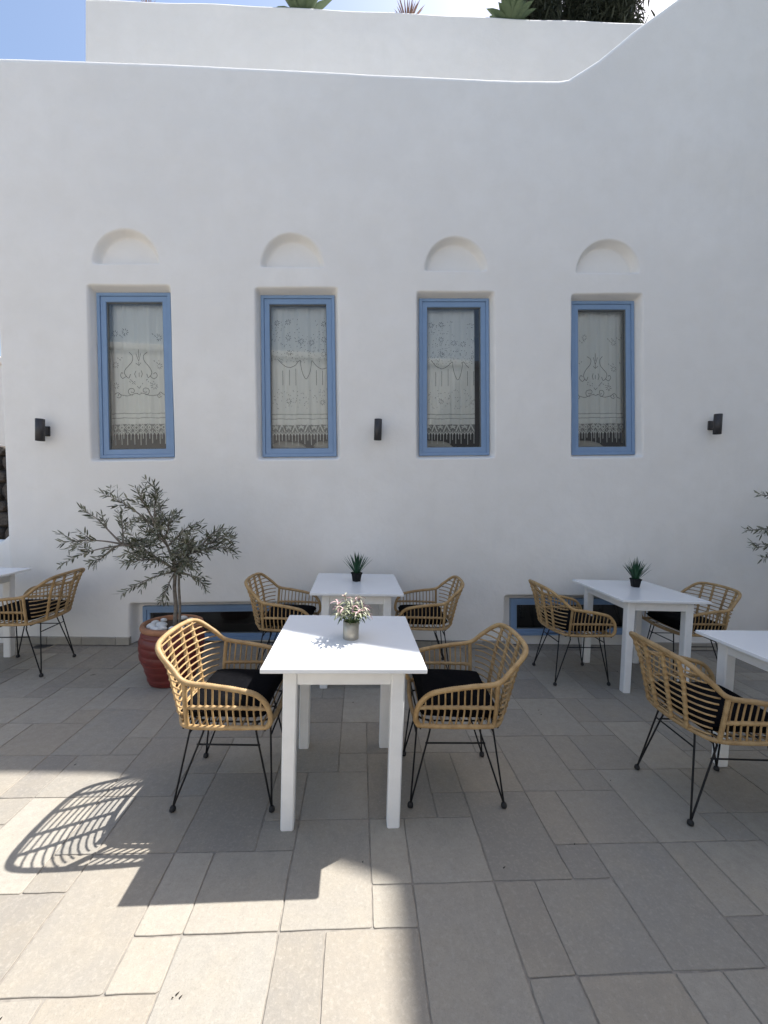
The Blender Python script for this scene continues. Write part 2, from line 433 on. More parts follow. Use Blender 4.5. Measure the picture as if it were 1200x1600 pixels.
def smoothstep(e0, e1, x):
    t = np.clip((x-e0)/(e1-e0), 0, 1); return t*t*(3-2*t)
def smax(vals, kk):
    m_ = np.max(vals, axis=0); return m_ + kk*np.log(np.sum(np.exp((np.array(vals)-m_)/kk), axis=0))
def quad_sdf(x, z, Q, kk=0.012):
    P = [(q.x, q.z) for q in Q]; ds = []
    for a in range(4):
        (x0, z0), (x1, z1) = P[a], P[(a+1) % 4]
        L = math.hypot(x1-x0, z1-z0); nx, nz = -(z1-z0)/L, (x1-x0)/L   # outward for clockwise order
        ds.append((x-x0)*nx + (z-z0)*nz)
    return smax(ds, kk)
def vnoise(x, z, seed, scale):
    r_ = np.random.RandomState(seed); out = np.zeros_like(x)
    for kq in range(10):
        a = r_.uniform(0, 2*math.pi); f = scale*r_.uniform(0.5, 1.6); ph = r_.uniform(0, 6.28)
        out += np.sin((x*math.cos(a)+z*math.sin(a))*f + ph)
    return out/10
step = 0.0105; RO = 0.045
ns = int((5.55+3.23)/step); s_reg = RO + np.arange(ns)*step
arc = np.linspace(0, math.pi/2, 7)[:-1]
s_cols = np.concatenate([[0.0], RO-RO*np.cos(arc), s_reg]); y_cols = np.concatenate([[0.9], RO-RO*np.sin(arc), np.zeros(ns)])
nz_ = 640; v = np.linspace(0, 1, nz_)
S, Vv = np.meshgrid(s_cols, v); YC = np.meshgrid(y_cols, v)[0]
zt0 = Vv*5.4
X = left_x(zt0) + S*(1 - (left_x(zt0)+3.228)/ (5.55+3.228)*0)
TZ = top_z(X) + 0.010*vnoise(X, X*0, 3, 3.0)
TR = 0.085
Z = Vv*(TZ-TR)
X = left_x(np.minimum(Z, 6)) + S
D = 0.016*vnoise(X, Z, 1, 1.6) + 0.006*vnoise(X, Z, 2, 6.0) + 0.0022*vnoise(X, Z, 9, 19.0)
flat = np.ones_like(X)
wobx = 0.006*vnoise(X, Z, 11, 6.0)
for q in WQ:
    s_ = quad_sdf(X, Z, q) + wobx
    r_ = smoothstep(0.040, 0.004, s_); D = D*(1-r_) + 0.098*r_
for q in LOWQ:
    q2 = [Vector((q[0].x-0.05, 0, q[0].z+0.012)), Vector((q[1].x+0.07, 0, q[1].z+0.012)), Vector((q[2].x+0.07, 0, -0.3)), Vector((q[3].x-0.05, 0, -0.3))]
    s_ = quad_sdf(X, Z, q2) + wobx; r_ = smoothstep(0.045, 0.002, s_); D = D*(1-r_) + 0.118*r_
for a, b, t in ARCH:
    A, B, T = at_y(*a, YW), at_y(*b, YW), at_y(*t, YW)
    ux, uz = (B.x-A.x), (B.z-A.z); L = math.hypot(ux, uz); ux, uz = ux/L, uz/L
    cx, cz = (A.x+B.x)/2, (A.z+B.z)/2; hw = L/2; hh = (T.x-cx)*-uz + (T.z-cz)*ux
    lx = (X-cx)*ux + (Z-cz)*uz; lz = -(X-cx)*uz + (Z-cz)*ux
    rr = np.sqrt((lx/hw)**2 + (np.maximum(lz, 0)/hh)**2); el = (rr-1)*min(hw, hh)
    s_ = smax([el, -lz*1.0], 0.008) + wobx*0.7
    r_ = smoothstep(0.008, -0.036, s_); D = D + 0.080*r_
# soft bulge of the thicker masonry high on the right
D = D - 0.03*smoothstep(4.35, 5.0, Z-0.03*X)*smoothstep(2.2, 3.4, X)
Yg = YW + D + YC
# round the top edge and run it back over the parapet
rows = [(X, Yg, Z)]
for a in np.linspace(0, math.pi/2, 12)[1:]:
    rows.append((X[-1:], Yg[-1:]+TR*(1-math.cos(a)), Z[-1:]+TR*math.sin(a)))
rows.append((X[-1:], np.maximum(Yg[-1:], YW+0.30), TZ[-1:]+0.0)); rows.append((X[-1:], np.maximum(Yg[-1:], YW+0.301), TZ[-1:]-0.6))
GX = np.concatenate([r[0] for r in rows]); GY = np.concatenate([r[1] for r in rows]); GZ = np.concatenate([r[2] for r in rows])
nr, nc = GX.shape
hole = np.zeros((nr, nc), bool)
for q in WQ + LOWQ:
    s_ = quad_sdf(GX, GZ, q, 0.004); hole |= (s_ < -0.035) & (GY < YW+0.2)
idx = np.arange(nr*nc).reshape(nr, nc)
hq = hole[:-1, :-1] & hole[1:, :-1] & hole[:-1, 1:] & hole[1:, 1:]
quads = np.stack([idx[:-1, :-1], idx[:-1, 1:], idx[1:, 1:], idx[1:, :-1]], -1)[~hq]
me = bpy.data.meshes.new('wall')
me.vertices.add(nr*nc); me.vertices.foreach_set('co', np.stack([GX, GY-YW, GZ], -1).astype(np.float32).ravel())
nq = len(quads); me.loops.add(nq*4); me.loops.foreach_set('vertex_index', quads.astype(np.int32).ravel())
me.polygons.add(nq); me.polygons.foreach_set('loop_start', np.arange(0, nq*4, 4, dtype=np.int32))
me.polygons.foreach_set('use_smooth', np.ones(nq, bool)); me.update(calc_edges=True); me.validate()
me.materials.append(M['plaster'])
wall = bpy.data.objects.new('wall', me); COL.objects.link(wall); wall.parent = building

# roof slab, room and back of the house (world coordinates minus the building origin)
def W(p): return (p[0], p[1]-YW, p[2])
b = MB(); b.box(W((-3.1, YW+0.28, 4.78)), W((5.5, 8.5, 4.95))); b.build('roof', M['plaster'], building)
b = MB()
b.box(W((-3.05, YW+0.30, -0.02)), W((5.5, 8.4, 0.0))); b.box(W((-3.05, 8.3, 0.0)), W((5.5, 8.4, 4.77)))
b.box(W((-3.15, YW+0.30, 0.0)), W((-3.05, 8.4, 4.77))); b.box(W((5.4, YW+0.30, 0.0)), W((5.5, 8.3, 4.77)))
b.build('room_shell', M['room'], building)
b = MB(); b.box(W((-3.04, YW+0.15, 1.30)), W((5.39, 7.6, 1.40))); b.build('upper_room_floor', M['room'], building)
# set-back upper storey with a slightly sloping top
YU = 5.6
pl = [at_y(134, -10, YU), at_y(600, 17, YU), at_y(770, 26, YU), at_y(1003, 36, YU)]
sl = (pl[3].z-pl[1].z)/(pl[3].x-pl[1].x)
up = MB(); xs = np.arange(pl[0].x, 6.0, 0.12); ring = []
for i, x in enumerate(xs):
    z1 = pl[1].z + sl*(x-pl[1].x) + 0.008*math.sin(x*2.1)+0.005*math.sin(x*5.3)
    y0 = YU + 0.008*math.sin(x*1.7)
    ring.append(up.add([W((x, y0, 4.9)), W((x, y0, z1-0.03)), W((x, y0+0.012, z1-0.006)), W((x, y0+0.04, z1)), W((x, y0+0.35, z1)), W((x, y0+0.35, 4.9))]))
for a, c in zip(ring, ring[1:]):
    for q in range(5): up.face((a+q, c+q, c+q+1, a+q+1), q in (1, 2))
up.face([ring[0]+q for q in range(6)][::-1])
up.build('upper_storey', M['plaster'], building)
# side wing closing the court, out of the frame; its roof edge draws the edge of the sunlit patch
XS = 5.5; HS = (XS-0.145)/0.5676
b = MB(); b.box(W((XS, -7.0, -0.02)), W((10.0, 8.5, HS)), 0.04); b.build('side_wing', M['plaster'], building)

def quad_frame(mb, Q, w, y0, y1, bev=0.003):
    """four mitred bars following the quad Q (clockwise from top left), width w inwards, from y0 to y1"""
    c = sum((Vector((q.x, 0, q.z)) for q in Q), Vector())/4
    def inset(d):
        out = []
        for a in range(4):
            p, pr, nx = Q[a], Q[a-1], Q[(a+1) % 4]
            e1 = Vector((pr.x-p.x, 0, pr.z-p.z)).normalized(); e2 = Vector((nx.x-p.x, 0, nx.z-p.z)).normalized()
            sn = max(0.3, abs(e1.cross(e2).y)); out.append(Vector((p.x, 0, p.z)) + (e1+e2)*(d/sn))
        return out
    prof = [(0, y1), (0, y0+bev), (bev, y0), (w-bev, y0), (w, y0+bev), (w, y1)]
    rings = []
    for d, yy in prof: rings.append(mb.add([W((p.x, yy, p.z)) for p in inset(d)]))
    for a, c2 in zip(rings, rings[1:]):
        for q in range(4): mb.face((a+q, a+(q+1) % 4, c2+(q+1) % 4, c2+q))
    return inset(w)
windows = []
for n, Q in enumerate(WQ + LOWQ):
    low = n >= 4
    mb = MB(); q1 = quad_frame(mb, Q, 0.030 if not low else 0.035, YF, YF+0.075)
    win = mb.build('window' if not low else 'low_window', M['blue'], building)
    mb = MB(); q2 = quad_frame(mb, [p+Vector((0, 0, 0)) for p in q1], 0.050 if not low else 0.030, YF+0.010, YF+0.07); mb.build('sash', M['blue'], win)
    mb = MB(); q3 = quad_frame(mb, q2, 0.006, YF+0.022, YF+0.06, 0.001); mb.build('pane_seal', M['seal'], win)
    mb = MB(); mb.quad(*[W((p.x, YF+0.034, p.z)) for p in (q2[3], q2[2], q2[1], q2[0])]); mb.build('pane', M['glass'], win)
    windows.append((win, q2))
win_inner = [w[1] for w in windows]
# dark cellar behind the low windows
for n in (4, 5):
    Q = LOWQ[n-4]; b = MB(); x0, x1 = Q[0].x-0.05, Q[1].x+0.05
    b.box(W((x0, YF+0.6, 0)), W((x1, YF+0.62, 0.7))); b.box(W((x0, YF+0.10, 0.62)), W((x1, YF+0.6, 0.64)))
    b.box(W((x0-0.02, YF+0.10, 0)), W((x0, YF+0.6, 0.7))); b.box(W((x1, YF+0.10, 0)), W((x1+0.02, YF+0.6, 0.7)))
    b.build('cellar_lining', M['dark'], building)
# skirting tiles along the foot of the wall
def skirting(x0, x1):
    x = x0; r_ = random.Random(int(x0*100))
    while x < x1-0.03:
        w = min(r_.choice([0.31, 0.31, 0.22, 0.16, 0.31]), x1-x)
        mb = MB(); mb.box((0.0015, -0.016, 0.0), (w-0.0015, 0.03, 0.073), 0.003)
        o = mb.build('skirting_tile', M['skirt'], wall); o.location = (x, r_.uniform(-0.002, 0.001)-0.004, 0.001); x += w
skirting(-3.19, -2.135); skirting(-0.49, 1.50); skirting(3.0, 5.5)

# ------------------------------------------------------------------ things seen past the left end of the wall
b = MB(); xs = np.arange(-9.0, -3.16, 0.06); ring = []
for x in xs:
    d = -3.235-x; z1 = 0.955 + 0.012*math.sin(x*2.3) + max(0.0, 0.10*(1-d/0.10))**1.0*(1 if d < 0.10 else 0)
    y0 = YW + 0.012*math.sin(x*1.9) + 0.02
    ring.append(b.add([(x, y0, -0.02), (x, y0, z1-0.06), (x, y0+0.018, z1-0.018), (x, y0+0.06, z1), (x, y0+0.24, z1), (x, y0+0.282, z1-0.018), (x, y0+0.30, z1-0.06), (x, y0+0.30, -0.02)]))
for a, c in zip(ring, ring[1:]):
    for q in range(7): b.face((a+q, c+q, c+q+1, a+q+1), True)
b.face([ring[0]+q for q in range(8)][::-1])
tag(b.build('low_wall', M['plaster']), 'low whitewashed wall running off from the left end of the building', 'wall')

sw = empty('stone_wall', (-6.2, 7.0, 0)); tag(sw, 'dark dry stone wall beyond the left end of the white building', 'wall')
b = MB(); b.box((-2.4, 0.05, -0.05), (2.2, 0.45, 2.05)); b.build('wall_core', M['mortar'], sw)
rs = random.Random(21); stone_meshes = []
for vnt in range(7):
    mb = MB(); n = 9; P = []; L = []
    for a in range(n):
        t = 2*math.pi*a/n + rs.uniform(-0.15, 0.15); r = rs.uniform(0.42, 0.52)
        cx = max(-0.5, min(0.5, math.cos(t)*r*1.35)); cz = max(-0.5, min(0.5, math.sin(t)*r*1.35)); P.append((cx, cz))
    b0 = mb.add([(p[0], 0.08, p[1]) for p in P]); b1 = mb.add([(p[0]*0.97, -0.01, p[1]*0.97) for p in P]); b2 = mb.add([(p[0]*0.72, -0.05+rs.uniform(-0.012, 0.012), p[1]*0.72) for p in P])
    for a in range(n):
        c = (a+1) % n
        mb.face((b0+a, b0+c, b1+c, b1+a), True); mb.face((b1+a, b1+c, b2+c, b2+a), True)
    mb.face([b2+a for a in range(n)]); stone_meshes.append(mb.mesh('stone', M['stone1']))
z = 0.0; cnt = 0
while z < 1.95:
    hh = rs.uniform(0.17, 0.30); x = -2.4
    while x < 2.2:
        ww = rs.uniform(0.22, 0.48); o = bpy.data.objects.new('stone', rs.choice(stone_meshes)); COL.objects.link(o); o.parent = sw
        o.location = (x+ww/2, 0.0, z+hh/2); o.scale = (ww*0.985, 1, hh*0.985); o.rotation_euler = (0, rs.uniform(-0.06, 0.06), 0); x += ww; cnt += 1
    z += hh
fh = empty('far_house', (-9.6, 11.0, 0)); tag(fh, 'small white house far behind the stone wall at the left edge', 'house')
b = MB(); b.box((-3, 0, -0.05), (2.4, 4, 4.5), 0.05); wl_ = b.build('wall', M['plaster'], fh)
b = MB(); b.box((-3.08, -0.08, 4.5), (2.48, 4.08, 4.68), 0.03); b.build('parapet_cap', M['plaster'], fh)
b = MB(); b.box((-2.4, -0.03, 2.3), (-1.6, 0.02, 3.6), 0.01); w_ = b.build('window', M['blue'], fh)
b = MB(); b.box((-2.32, -0.036, 2.38), (-1.68, -0.031, 3.52)); b.build('pane', M['dark'], w_)

# the house across the court, behind the photographer: it shows only mirrored in the panes
oh = empty('opposite_house', (0, -6.2, 0)); tag(oh, 'white house across the court, mirrored faintly in the window panes', 'house')
b = MB(); b.box((-9.5, -5, -0.02), (5.4, 0, 6.1), 0.05); b.build('wall', M['plaster'], oh)
b = MB(); b.box((-9.55, -0.3, 6.1), (5.4, 0.06, 6.32), 0.03); b.build('parapet', M['plaster'], oh)
for x in (-7.4, -4.6, -1.4, 1.9):
    b = MB(); b.box((x, -0.02, 1.0), (x+1.0, 0.03, 2.5), 0.01); w_ = b.build('window', M['blue'], oh)
    b = MB(); b.box((x+0.08, 0.031, 1.08), (x+0.92, 0.036, 2.42)); b.build('pane', M['dark'], w_)
b = MB(); b.box((-3.0, -0.02, 0.0), (-2.0, 0.035, 2.15), 0.01); d_ = b.build('door', M['blue'], oh)
b = MB(); b.box((-2.14, 0.036, 1.0), (-2.10, 0.08, 1.12), 0.01); b.build('handle', M['iron'], d_)

# ------------------------------------------------------------------ wall lamps
def wall_lamp(px, py, label):
    p = at_y(px, py, YW-0.075)
    t = empty('wall_lamp', (p.x, YW, p.z)); tag(t, label, 'wall lamp', 'up and down wall lamps')
    pr = []; nn = 20
    mb = MB(); R = 0.036; h = 0.098
    mb.lathe([(R*0.86, -h+0.012), (R*0.90, -h), (R, -h), (R, h), (R*0.90, h), (R*0.86, h-0.012)], nn, (0, -0.085, 0)); mb.build('body', M['lamp'], t)
    mb = MB(); mb.box((-0.021, -0.055, -0.036), (0.021, -0.012, 0.036), 0.003); mb.build('bracket', M['lamp'], t)
    mb = MB(); mb.box((-0.028, -0.014, -0.045), (0.028, 0.004, 0.045), 0.003); mb.build('backplate', M['lamp'], t)
    for sg in (-1, 1):
        mb = MB(); mb.lathe([(R*0.84, sg*(h-0.013)-0.001), (R*0.84, sg*(h-0.013)+0.001)], nn, (0, -0.085, 0)); mb.build('lens', M['lens'], t)
wall_lamp(64, 672, 'dark cylinder wall lamp between the left wall end and the first window')
wall_lamp(590.5, 671.5, 'dark cylinder wall lamp between the second and third windows')
wall_lamp(1120, 663, 'dark cylinder wall lamp to the right of the last window')

# ------------------------------------------------------------------ lace curtains
def lerp2(Q, a, b_):   # a 0..1 left to right, b 0..1 top to bottom on the inner quad
    tl, tr, br, bl = Q; return tl*(1-a)*(1-b_) + tr*a*(1-b_) + br*a*b_ + bl*(1-a)*b_
def flower(cx, cy, r=0.042, asp=0.4):
    out = []
    for q in range(8):
        t = q*math.pi/4+0.2; c, s_ = math.cos(t), math.sin(t)
        out.append([(cx+c*r*0.45, cy+s_*r*0.45*asp), (cx+c*r, cy+s_*r*asp)])
    return out
def spiral(cx, cy, r, turns, a0, sgn, asp=0.365):
    return [(cx+sgn*r*(1-0.75*t)*math.cos(a0+turns*6.283*t), cy+r*(1-0.75*t)*math.sin(a0+turns*6.283*t)*asp) for t in [i/12 for i in range(13)]]
def curtain(n, style, label, a0, a1, seed):
    Q = win_inner[n]; rr_ = random.Random(seed); YC_ = YF+0.105
    base = empty('lace_curtain', (0, YC_, 0)); tag(base, label, 'curtain', 'lace curtains behind the windows')
    hem = 0.870 if style == 'flowers' else 0.862
    def pleat(a): return 0.010*math.sin(a*17+seed) + 0.006*math.sin(a*41+seed*2) + 0.004*math.sin(a*73+seed)
    def pt(a, b_, dy=0.0):
        e = 1.06; p = lerp2(Q, 0.5+(a-0.5)*e, -0.03 + b_*1.03)
        return (p.x, pleat(a)*(0.5+0.7*b_) + dy, p.z)
    mb = MB(); na, nb = 70, 22; grid = []
    for j in range(nb+1):
        for i in range(na+1): grid.append(pt(a0+(a1-a0)*i/na, (hem-0.04)*j/nb))
    b0 = mb.add(grid)
    for j in range(nb):
        for i in range(na):
            q = b0+j*(na+1)+i; mb.face((q+na+1, q+na+2, q+1, q), True)
    mb.build('cloth', M['curtain'], base)
    def ribbon(mb, line, w, dy=-0.004):
        pts = [Vector(pt(a, b_, dy)) for a, b_ in line]
        for p, q in zip(pts, pts[1:]):
            d = (q-p); 
            if d.length < 1e-6: continue
            nrm = Vector((-d.z, 0, d.x)).normalized()*w/2
            mb.quad(p-nrm, q-nrm, q+nrm, p+nrm)
    st = MB()
    def ok(a): return a0+0.01 < a < a1-0.01
    if style == 'flowers':
        fl = [(0.305, .122), (0.305, .227), (0.32, .331), (0.53, .254), (0.70, .26), (0.915, .138), (0.91, .243), (0.905, .343), (0.305, .663), (0.875, .674), (0.12, .13)]
        lines = []
        for c in fl: lines += flower(c[0], c[1], 0.05)
        sc = [(0.125, .376), (0.22, .415), (0.32, .431), (0.42, .415), (0.505, .385), (0.515, .42), (0.545, .475), (0.60, .512), (0.655, .478), (0.685, .42), (0.695, .385), (0.72, .392), (0.80, .43), (0.90, .445), (1.0, .425)]
        lines.append(sc)
        for a in (0.21, 0.32, 0.425, 0.775, 0.88, 0.99): lines.append([(a, .445+0.01*math.sin(a*9)), (a, .555)])
        for q in range(330):
            a = rr_.uniform(a0, a1)
            b_ = rr_.choice([rr_.uniform(0.10, 0.20), rr_.uniform(0.2, 0.40), rr_.uniform(0.25, 0.40), rr_.uniform(0.58, 0.72)])
            if 0.2 > b_ and 0.5 < a < 0.75: continue
            lines.append([(a, b_), (a+0.012, b_+rr_.uniform(-0.003, 0.003))])
    else:
        lines = []
        for sg in (-1, 1):
            c = 0.46
            def mx(L): return [(c+sg*x, y) for x, y in L]
            lines += [mx([(0.155, .335), (0.10, .362), (0.115, .40), (0.205, .445), (0.225, .482), (0.17, .51), (0.14, .482)]),
                      mx([(0.20, .497), (0.255, .515), (0.305, .495), (0.285, .472), (0.25, .482)]), mx([(0.15, .517), (0.06, .552)]),
                      mx([(0.05, .46), (0.07, .482), (0.05, .505)]), mx([(0.0, .395), (0.045, .345)]), mx([(0.0, .423), (0.05, .408)]),
                      mx(spiral(0.12, .597, 0.075, 1.2, 1.5, -1)), mx([(0.03, .61), (0.11, .618), (0.20, .63), (0.30, .622), (0.36, .606), (0.41, .618), (0.50, .64), (0.56, .622)]),
                      mx(spiral(0.34, .625, 0.05, 1.1, 0.5, 1)), mx([(0.0, .578), (0.04, .562)]), mx([(0.0, .62), (0.05, .612)])]
        lines += [[(0.46, .315), (0.46, .37)], [(0.46, .40), (0.46, .425)], [(0.46, .47), (0.46, .50)]]
        for c in [(0.82, .24), (0.82, .43), (0.07, .21), (0.07, .42), (0.07, .56), (0.72, .565), (0.25, .20)]: lines += flower(c[0], c[1], 0.055)
        for c in [(0.7, .21), (0.9, .20), (0.95, .38), (0.72, .39), (0.3, .53), (0.62, .53), (0.1, .37), (0.15, .22)]:
            for q in range(3): lines.append([(c[0]+0.04*q, c[1]+0.012*(q % 2)), (c[0]+0.04*q+0.02, c[1]+0.012*(q % 2)+0.008)])
    for L in lines:
        L = [q for q in L if ok(q[0])]
        if len(L) > 4:
            L = [(q.x, q.y) for q in catmull([(x, y, 0) for x, y in L], 4)]
        if len(L) > 1: ribbon(st, L, 0.0042 if len(L) > 2 else 0.0036)
    tag(st.build('embroidery', M['stitch'], base), kind='stuff')
    # hem, lace net band and its white figures, fringe strands
    for b_ in ((hem-0.115, hem-0.111), (hem-0.085, hem-0.080)):
        hb = MB(); ribbon(hb, [(a0+(a1-a0)*i/40, (b_[0]+b_[1])/2) for i in range(41)], 0.006, -0.006); hb.build('hem', M['net'], base)
    nb_ = MB(); ar = []
    for i in range(41):
        a = a0+(a1-a0)*i/40; ar.append(nb_.add([pt(a, hem-0.045, 0.001), pt(a, hem+0.012, 0.001)]))
    for p, q in zip(ar, ar[1:]): nb_.face((p+1, q+1, q, p), True)
    nb_.build('lace_net', M['net'], base)
    lc = MB(); per = 0.118 if style != 'flowers' else 0.215
    k0 = 0
    while a0 + k0*per < a1:
        c = a0 + (k0+0.5)*per
        if style == 'flowers':
            for sg in (-1, 1):
                for L in ([(c, hem-0.035), (c+sg*per*0.18, hem-0.01)], [(c, hem-0.02), (c+sg*per*0.22, hem-0.03)], [(c+sg*per*0.28, hem+0.005), (c+sg*per*0.5, hem-0.04)]):
                    L = [q for q in L if a0 <= q[0] <= a1]
                    if len(L) == 2: ribbon(lc, L, 0.013, -0.003)
        else:
            for rr2, w in ((0.5, 0.007), (0.26, 0.012)):
                D4 = [(c, hem-0.018-0.030*rr2*2), (c+per*rr2, hem-0.018), (c, hem-0.018+0.030*rr2*2), (c-per*rr2, hem-0.018), (c, hem-0.018-0.030*rr2*2)]
                if all(a0 <= q[0] <= a1 for q in D4): ribbon(lc, D4, w, -0.003)
        k0 += 1
    lc.build('lace_figures', M['lace'], base)
    fr = MB(); kf = 0; a = a0+0.01; sp = 0.053
    while a < a1-0.01:
        ln = (0.085 if kf % 2 else 0.052)+rr_.uniform(-0.006, 0.006)
        ribbon(fr, [(a, hem+0.0), (a+rr_.uniform(-0.004, 0.004), hem+0.012+ln)], 0.0065, -0.002)
        if a+sp < a1: ribbon(fr, [(a, hem+0.032), (a+sp*0.5, hem+0.010), (a+sp, hem+0.032)], 0.007, -0.002)
        a += sp; kf += 1
    fr.build('fringe', M['lace'], base)
curtain(0, 'vase', 'lace curtain with vase scrolls in the first window, above the olive tree', -0.02, 1.03, 1)
curtain(1, 'flowers', 'lace curtain with small flowers and scallops covering the whole second window', -0.03, 1.03, 2)
curtain(2, 'flowers', 'lace curtain with small flowers and scallops leaving a dark gap at its right', -0.03, 0.90, 3)
curtain(3, 'vase', 'lace curtain with vase scrolls in the last window, near the right wall lamp', -0.02, 1.02, 4)

# pale cushions lying on the sill inside
def pillow_mesh(mb, w, d, h, n=14, M_=None, pinch=0.10, full=0.42):
    P = []
    for top in (1, -1):
        for j in range(n+1):
            for i in range(n+1):
                u, v_ = -1+2*i/n, -1+2*j/n
                e = max(0.0, (1-abs(u)**2.6)*(1-abs(v_)**2.6))
                x = u*w/2*(1-pinch*(1-abs(v_)**2)*0.0 - pinch*0.5*(1-v_*v_)*abs(u)); y = v_*d/2*(1-pinch*0.5*(1-u*u)*abs(v_))
                z_ = top*h/2*e**full + 0.004*math.sin(u*7+v_*5)*e
                p = Vector((x, y, z_)); P.append(M_ @ p if M_ else p)
    b0 = mb.add(P); m2 = (n+1)*(n+1)
    for j in range(n):
        for i in range(n):
            q = b0+j*(n+1)+i; mb.face((q, q+1, q+n+2, q+n+1), True)
            q += m2; mb.face((q+n+1, q+n+2, q+1, q), True)
for wn_, a, lab, wd in ((1, 0.22, 'cream bolster on the sill inside the second window, at its left', 0.36), (1, 0.86, 'cream cushion on the sill inside the second window, at its right corner', 0.20),
                    (2, 0.22, 'cream cushion on the sill inside the third window', 0.40), (3, 0.38, 'long cream bolster on the sill inside the last window', 0.46)):
    Q = win_inner[wn_]; p = lerp2(Q, a, 1.0)
    mb = MB(); pillow_mesh(mb, wd, 0.2, 0.13, 12)
    o = mb.build('cushion', M['pillow'], None, (p.x, YF+0.36, p.z+0.045)); tag(o, lab, 'cushion', 'cream cushions inside the windows')
for Q in win_inner[:4]:
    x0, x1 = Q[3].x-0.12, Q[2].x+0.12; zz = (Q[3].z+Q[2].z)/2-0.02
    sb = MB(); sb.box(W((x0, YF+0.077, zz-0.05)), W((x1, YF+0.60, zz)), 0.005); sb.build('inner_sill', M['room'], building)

# ------------------------------------------------------------------ tables
TW, TD, TH = 0.705, 0.77, 0.755
def make_table():
    t = empty('table')
    mb = MB(); mb.box((-TW/2, -TD/2, TH-0.020), (TW/2, TD/2, TH), 0.0025); mb.build('table_top', M['top'], t)
    lw = 0.0625; ox, oy = 0.2675, 0.323
    for sx in (-1, 1):
        for sy in (-1, 1):
            mb = MB(); cx, cy = sx*(ox-lw/2), sy*(oy-lw/2)
            # slightly chamfered leg, tapering a little to the foot
            prof = []
            for z_, s_ in ((0.0, 0.90), (0.004, 0.925), (0.35, 0.96), (TH-0.0205, 1.0)):
                h = lw/2*s_; e = 0.006
                prof.append(mb.add([(cx+a*h-(a*e if k_ else 0), cy+c*h-(0 if k_ else c*e), z_) for a, c, k_ in ((-1, -1, 1), (1, -1, 1), (1, -1, 0), (1, 1, 0), (1, 1, 1), (-1, 1, 1), (-1, 1, 0), (-1, -1, 0))]))
            for p, q in zip(prof, prof[1:]):
                for k_ in range(8): mb.face((p+k_, p+(k_+1) % 8, q+(k_+1) % 8, q+k_))
            mb.face([prof[0]+k_ for k_ in range(8)][::-1]); mb.face([prof[-1]+k_ for k_ in range(8)])
            mb.build('leg', M['white'], t)
    for sy in (-1, 1):
        mb = MB(); y0 = sy*(oy-0.004); mb.box((-ox+lw+0.0003, min(y0, y0-sy*0.024), TH-0.098), (ox-lw-0.0003, max(y0, y0-sy*0.024), TH-0.0205), 0.002); mb.build('apron', M['white'], t)
    for sx in (-1, 1):
        mb = MB(); x0 = sx*(ox-0.004); mb.box((min(x0, x0-sx*0.024), -oy+lw+0.0003, TH-0.098), (max(x0, x0-sx*0.024), oy-lw-0.0003, TH-0.0205), 0.002); mb.build('apron', M['white'], t)
    for sx in (-1, 1):
        mb = MB(); mb.box((sx*0.15-0.02, 0.10, TH-0.108), (sx*0.15+0.02, 0.15, TH-0.021), 0.002); mb.build('cleat', M['white'], t)
    return t
table0 = make_table()
TABLES = [((-0.044, 2.083, 0), 0.010, 'white square table nearest the viewer, holding the pink leafed plant'),
          ((0.0, 3.412, 0), 0.012, 'white table by the wall behind the front one, with a spiky plant'),
          ((2.388, 3.340, 0), -0.02, 'white table in front of the low window at right, with a spiky plant'),
          ((2.366, 1.890, 0), 0.0, 'empty white table cut by the right edge of the picture'),
          ((-3.215, 3.370, 0), 0.04, 'empty white table cut by the left edge of the picture')]
tabs = []
for n, (loc, rz, lab) in enumerate(TABLES):
    t = table0 if n == 0 else copy_tree(table0)
    t.location = loc; t.rotation_euler = (0, 0, rz); tag(t, lab, 'table', 'white terrace tables'); tabs.append(t)

# ------------------------------------------------------------------ rattan chairs (forward is +x)
ZR = 0.425
def c_top(): return [(0.205, 0.235, ZR), (0.224, 0.243, 0.462), (0.210, 0.250, 0.530), (0.165, 0.256, 0.582), (0.09, 0.260, 0.606), (-0.03, 0.264, 0.626), (-0.150, 0.266, 0.644), (-0.212, 0.252, 0.696), (-0.268, 0.232, 0.745), (-0.300, 0.198, 0.772), (-0.316, 0.13, 0.783), (-0.322, 0.0, 0.787)]
def arm_z(f): return np.interp(f, [-0.15, -0.03, 0.09, 0.165, 0.19, 0.215], [0.644, 0.626, 0.606, 0.582, 0.555, 0.50])
def half_w(z): return np.interp(z, [ZR, 0.644, 0.696, 0.745, 0.772, 0.783], [0.215, 0.264, 0.250, 0.230, 0.196, 0.13])
def f_end(z): return np.interp(z, [ZR, 0.644, 0.696, 0.745, 0.772, 0.787], [-0.160, -0.152, -0.214, -0.270, -0.300, -0.318])
def f_cen(z): return np.interp(z, [ZR, 0.787], [-0.238, -0.322])
def back_pt(y, z):
    w = float(half_w(z)); t = min(1.0, abs(y)/w); c = math.sqrt(max(0.0, 1-t*t))**0.8
    return Vector((float(f_end(z)) + (float(f_cen(z))-float(f_end(z)))*c, y, z))
NROD = 11
ROD_Z = [0.448 + (0.762-0.448)*k_/(NROD-1) for k_ in range(NROD)]
SIDE_F = [-0.122 + k_*0.0305 for k_ in range(11)]
def wrapped(mb, ctrl, r, per=8, stepL=0.0056, n=9, knots=None, axis=2):
    p = resample(catmull(ctrl, per), stepL); rad = []
    for i, q in enumerate(p):
        f = 1.0 + (0.055 if i % 2 else -0.045) + 0.03*math.sin(i*0.37)
        if knots: f += 0.42*max(math.exp(-((q[axis]-z_)/0.0065)**2) for z_ in knots)
        rad.append(r*f)
    mb.tube(p, rad, n)
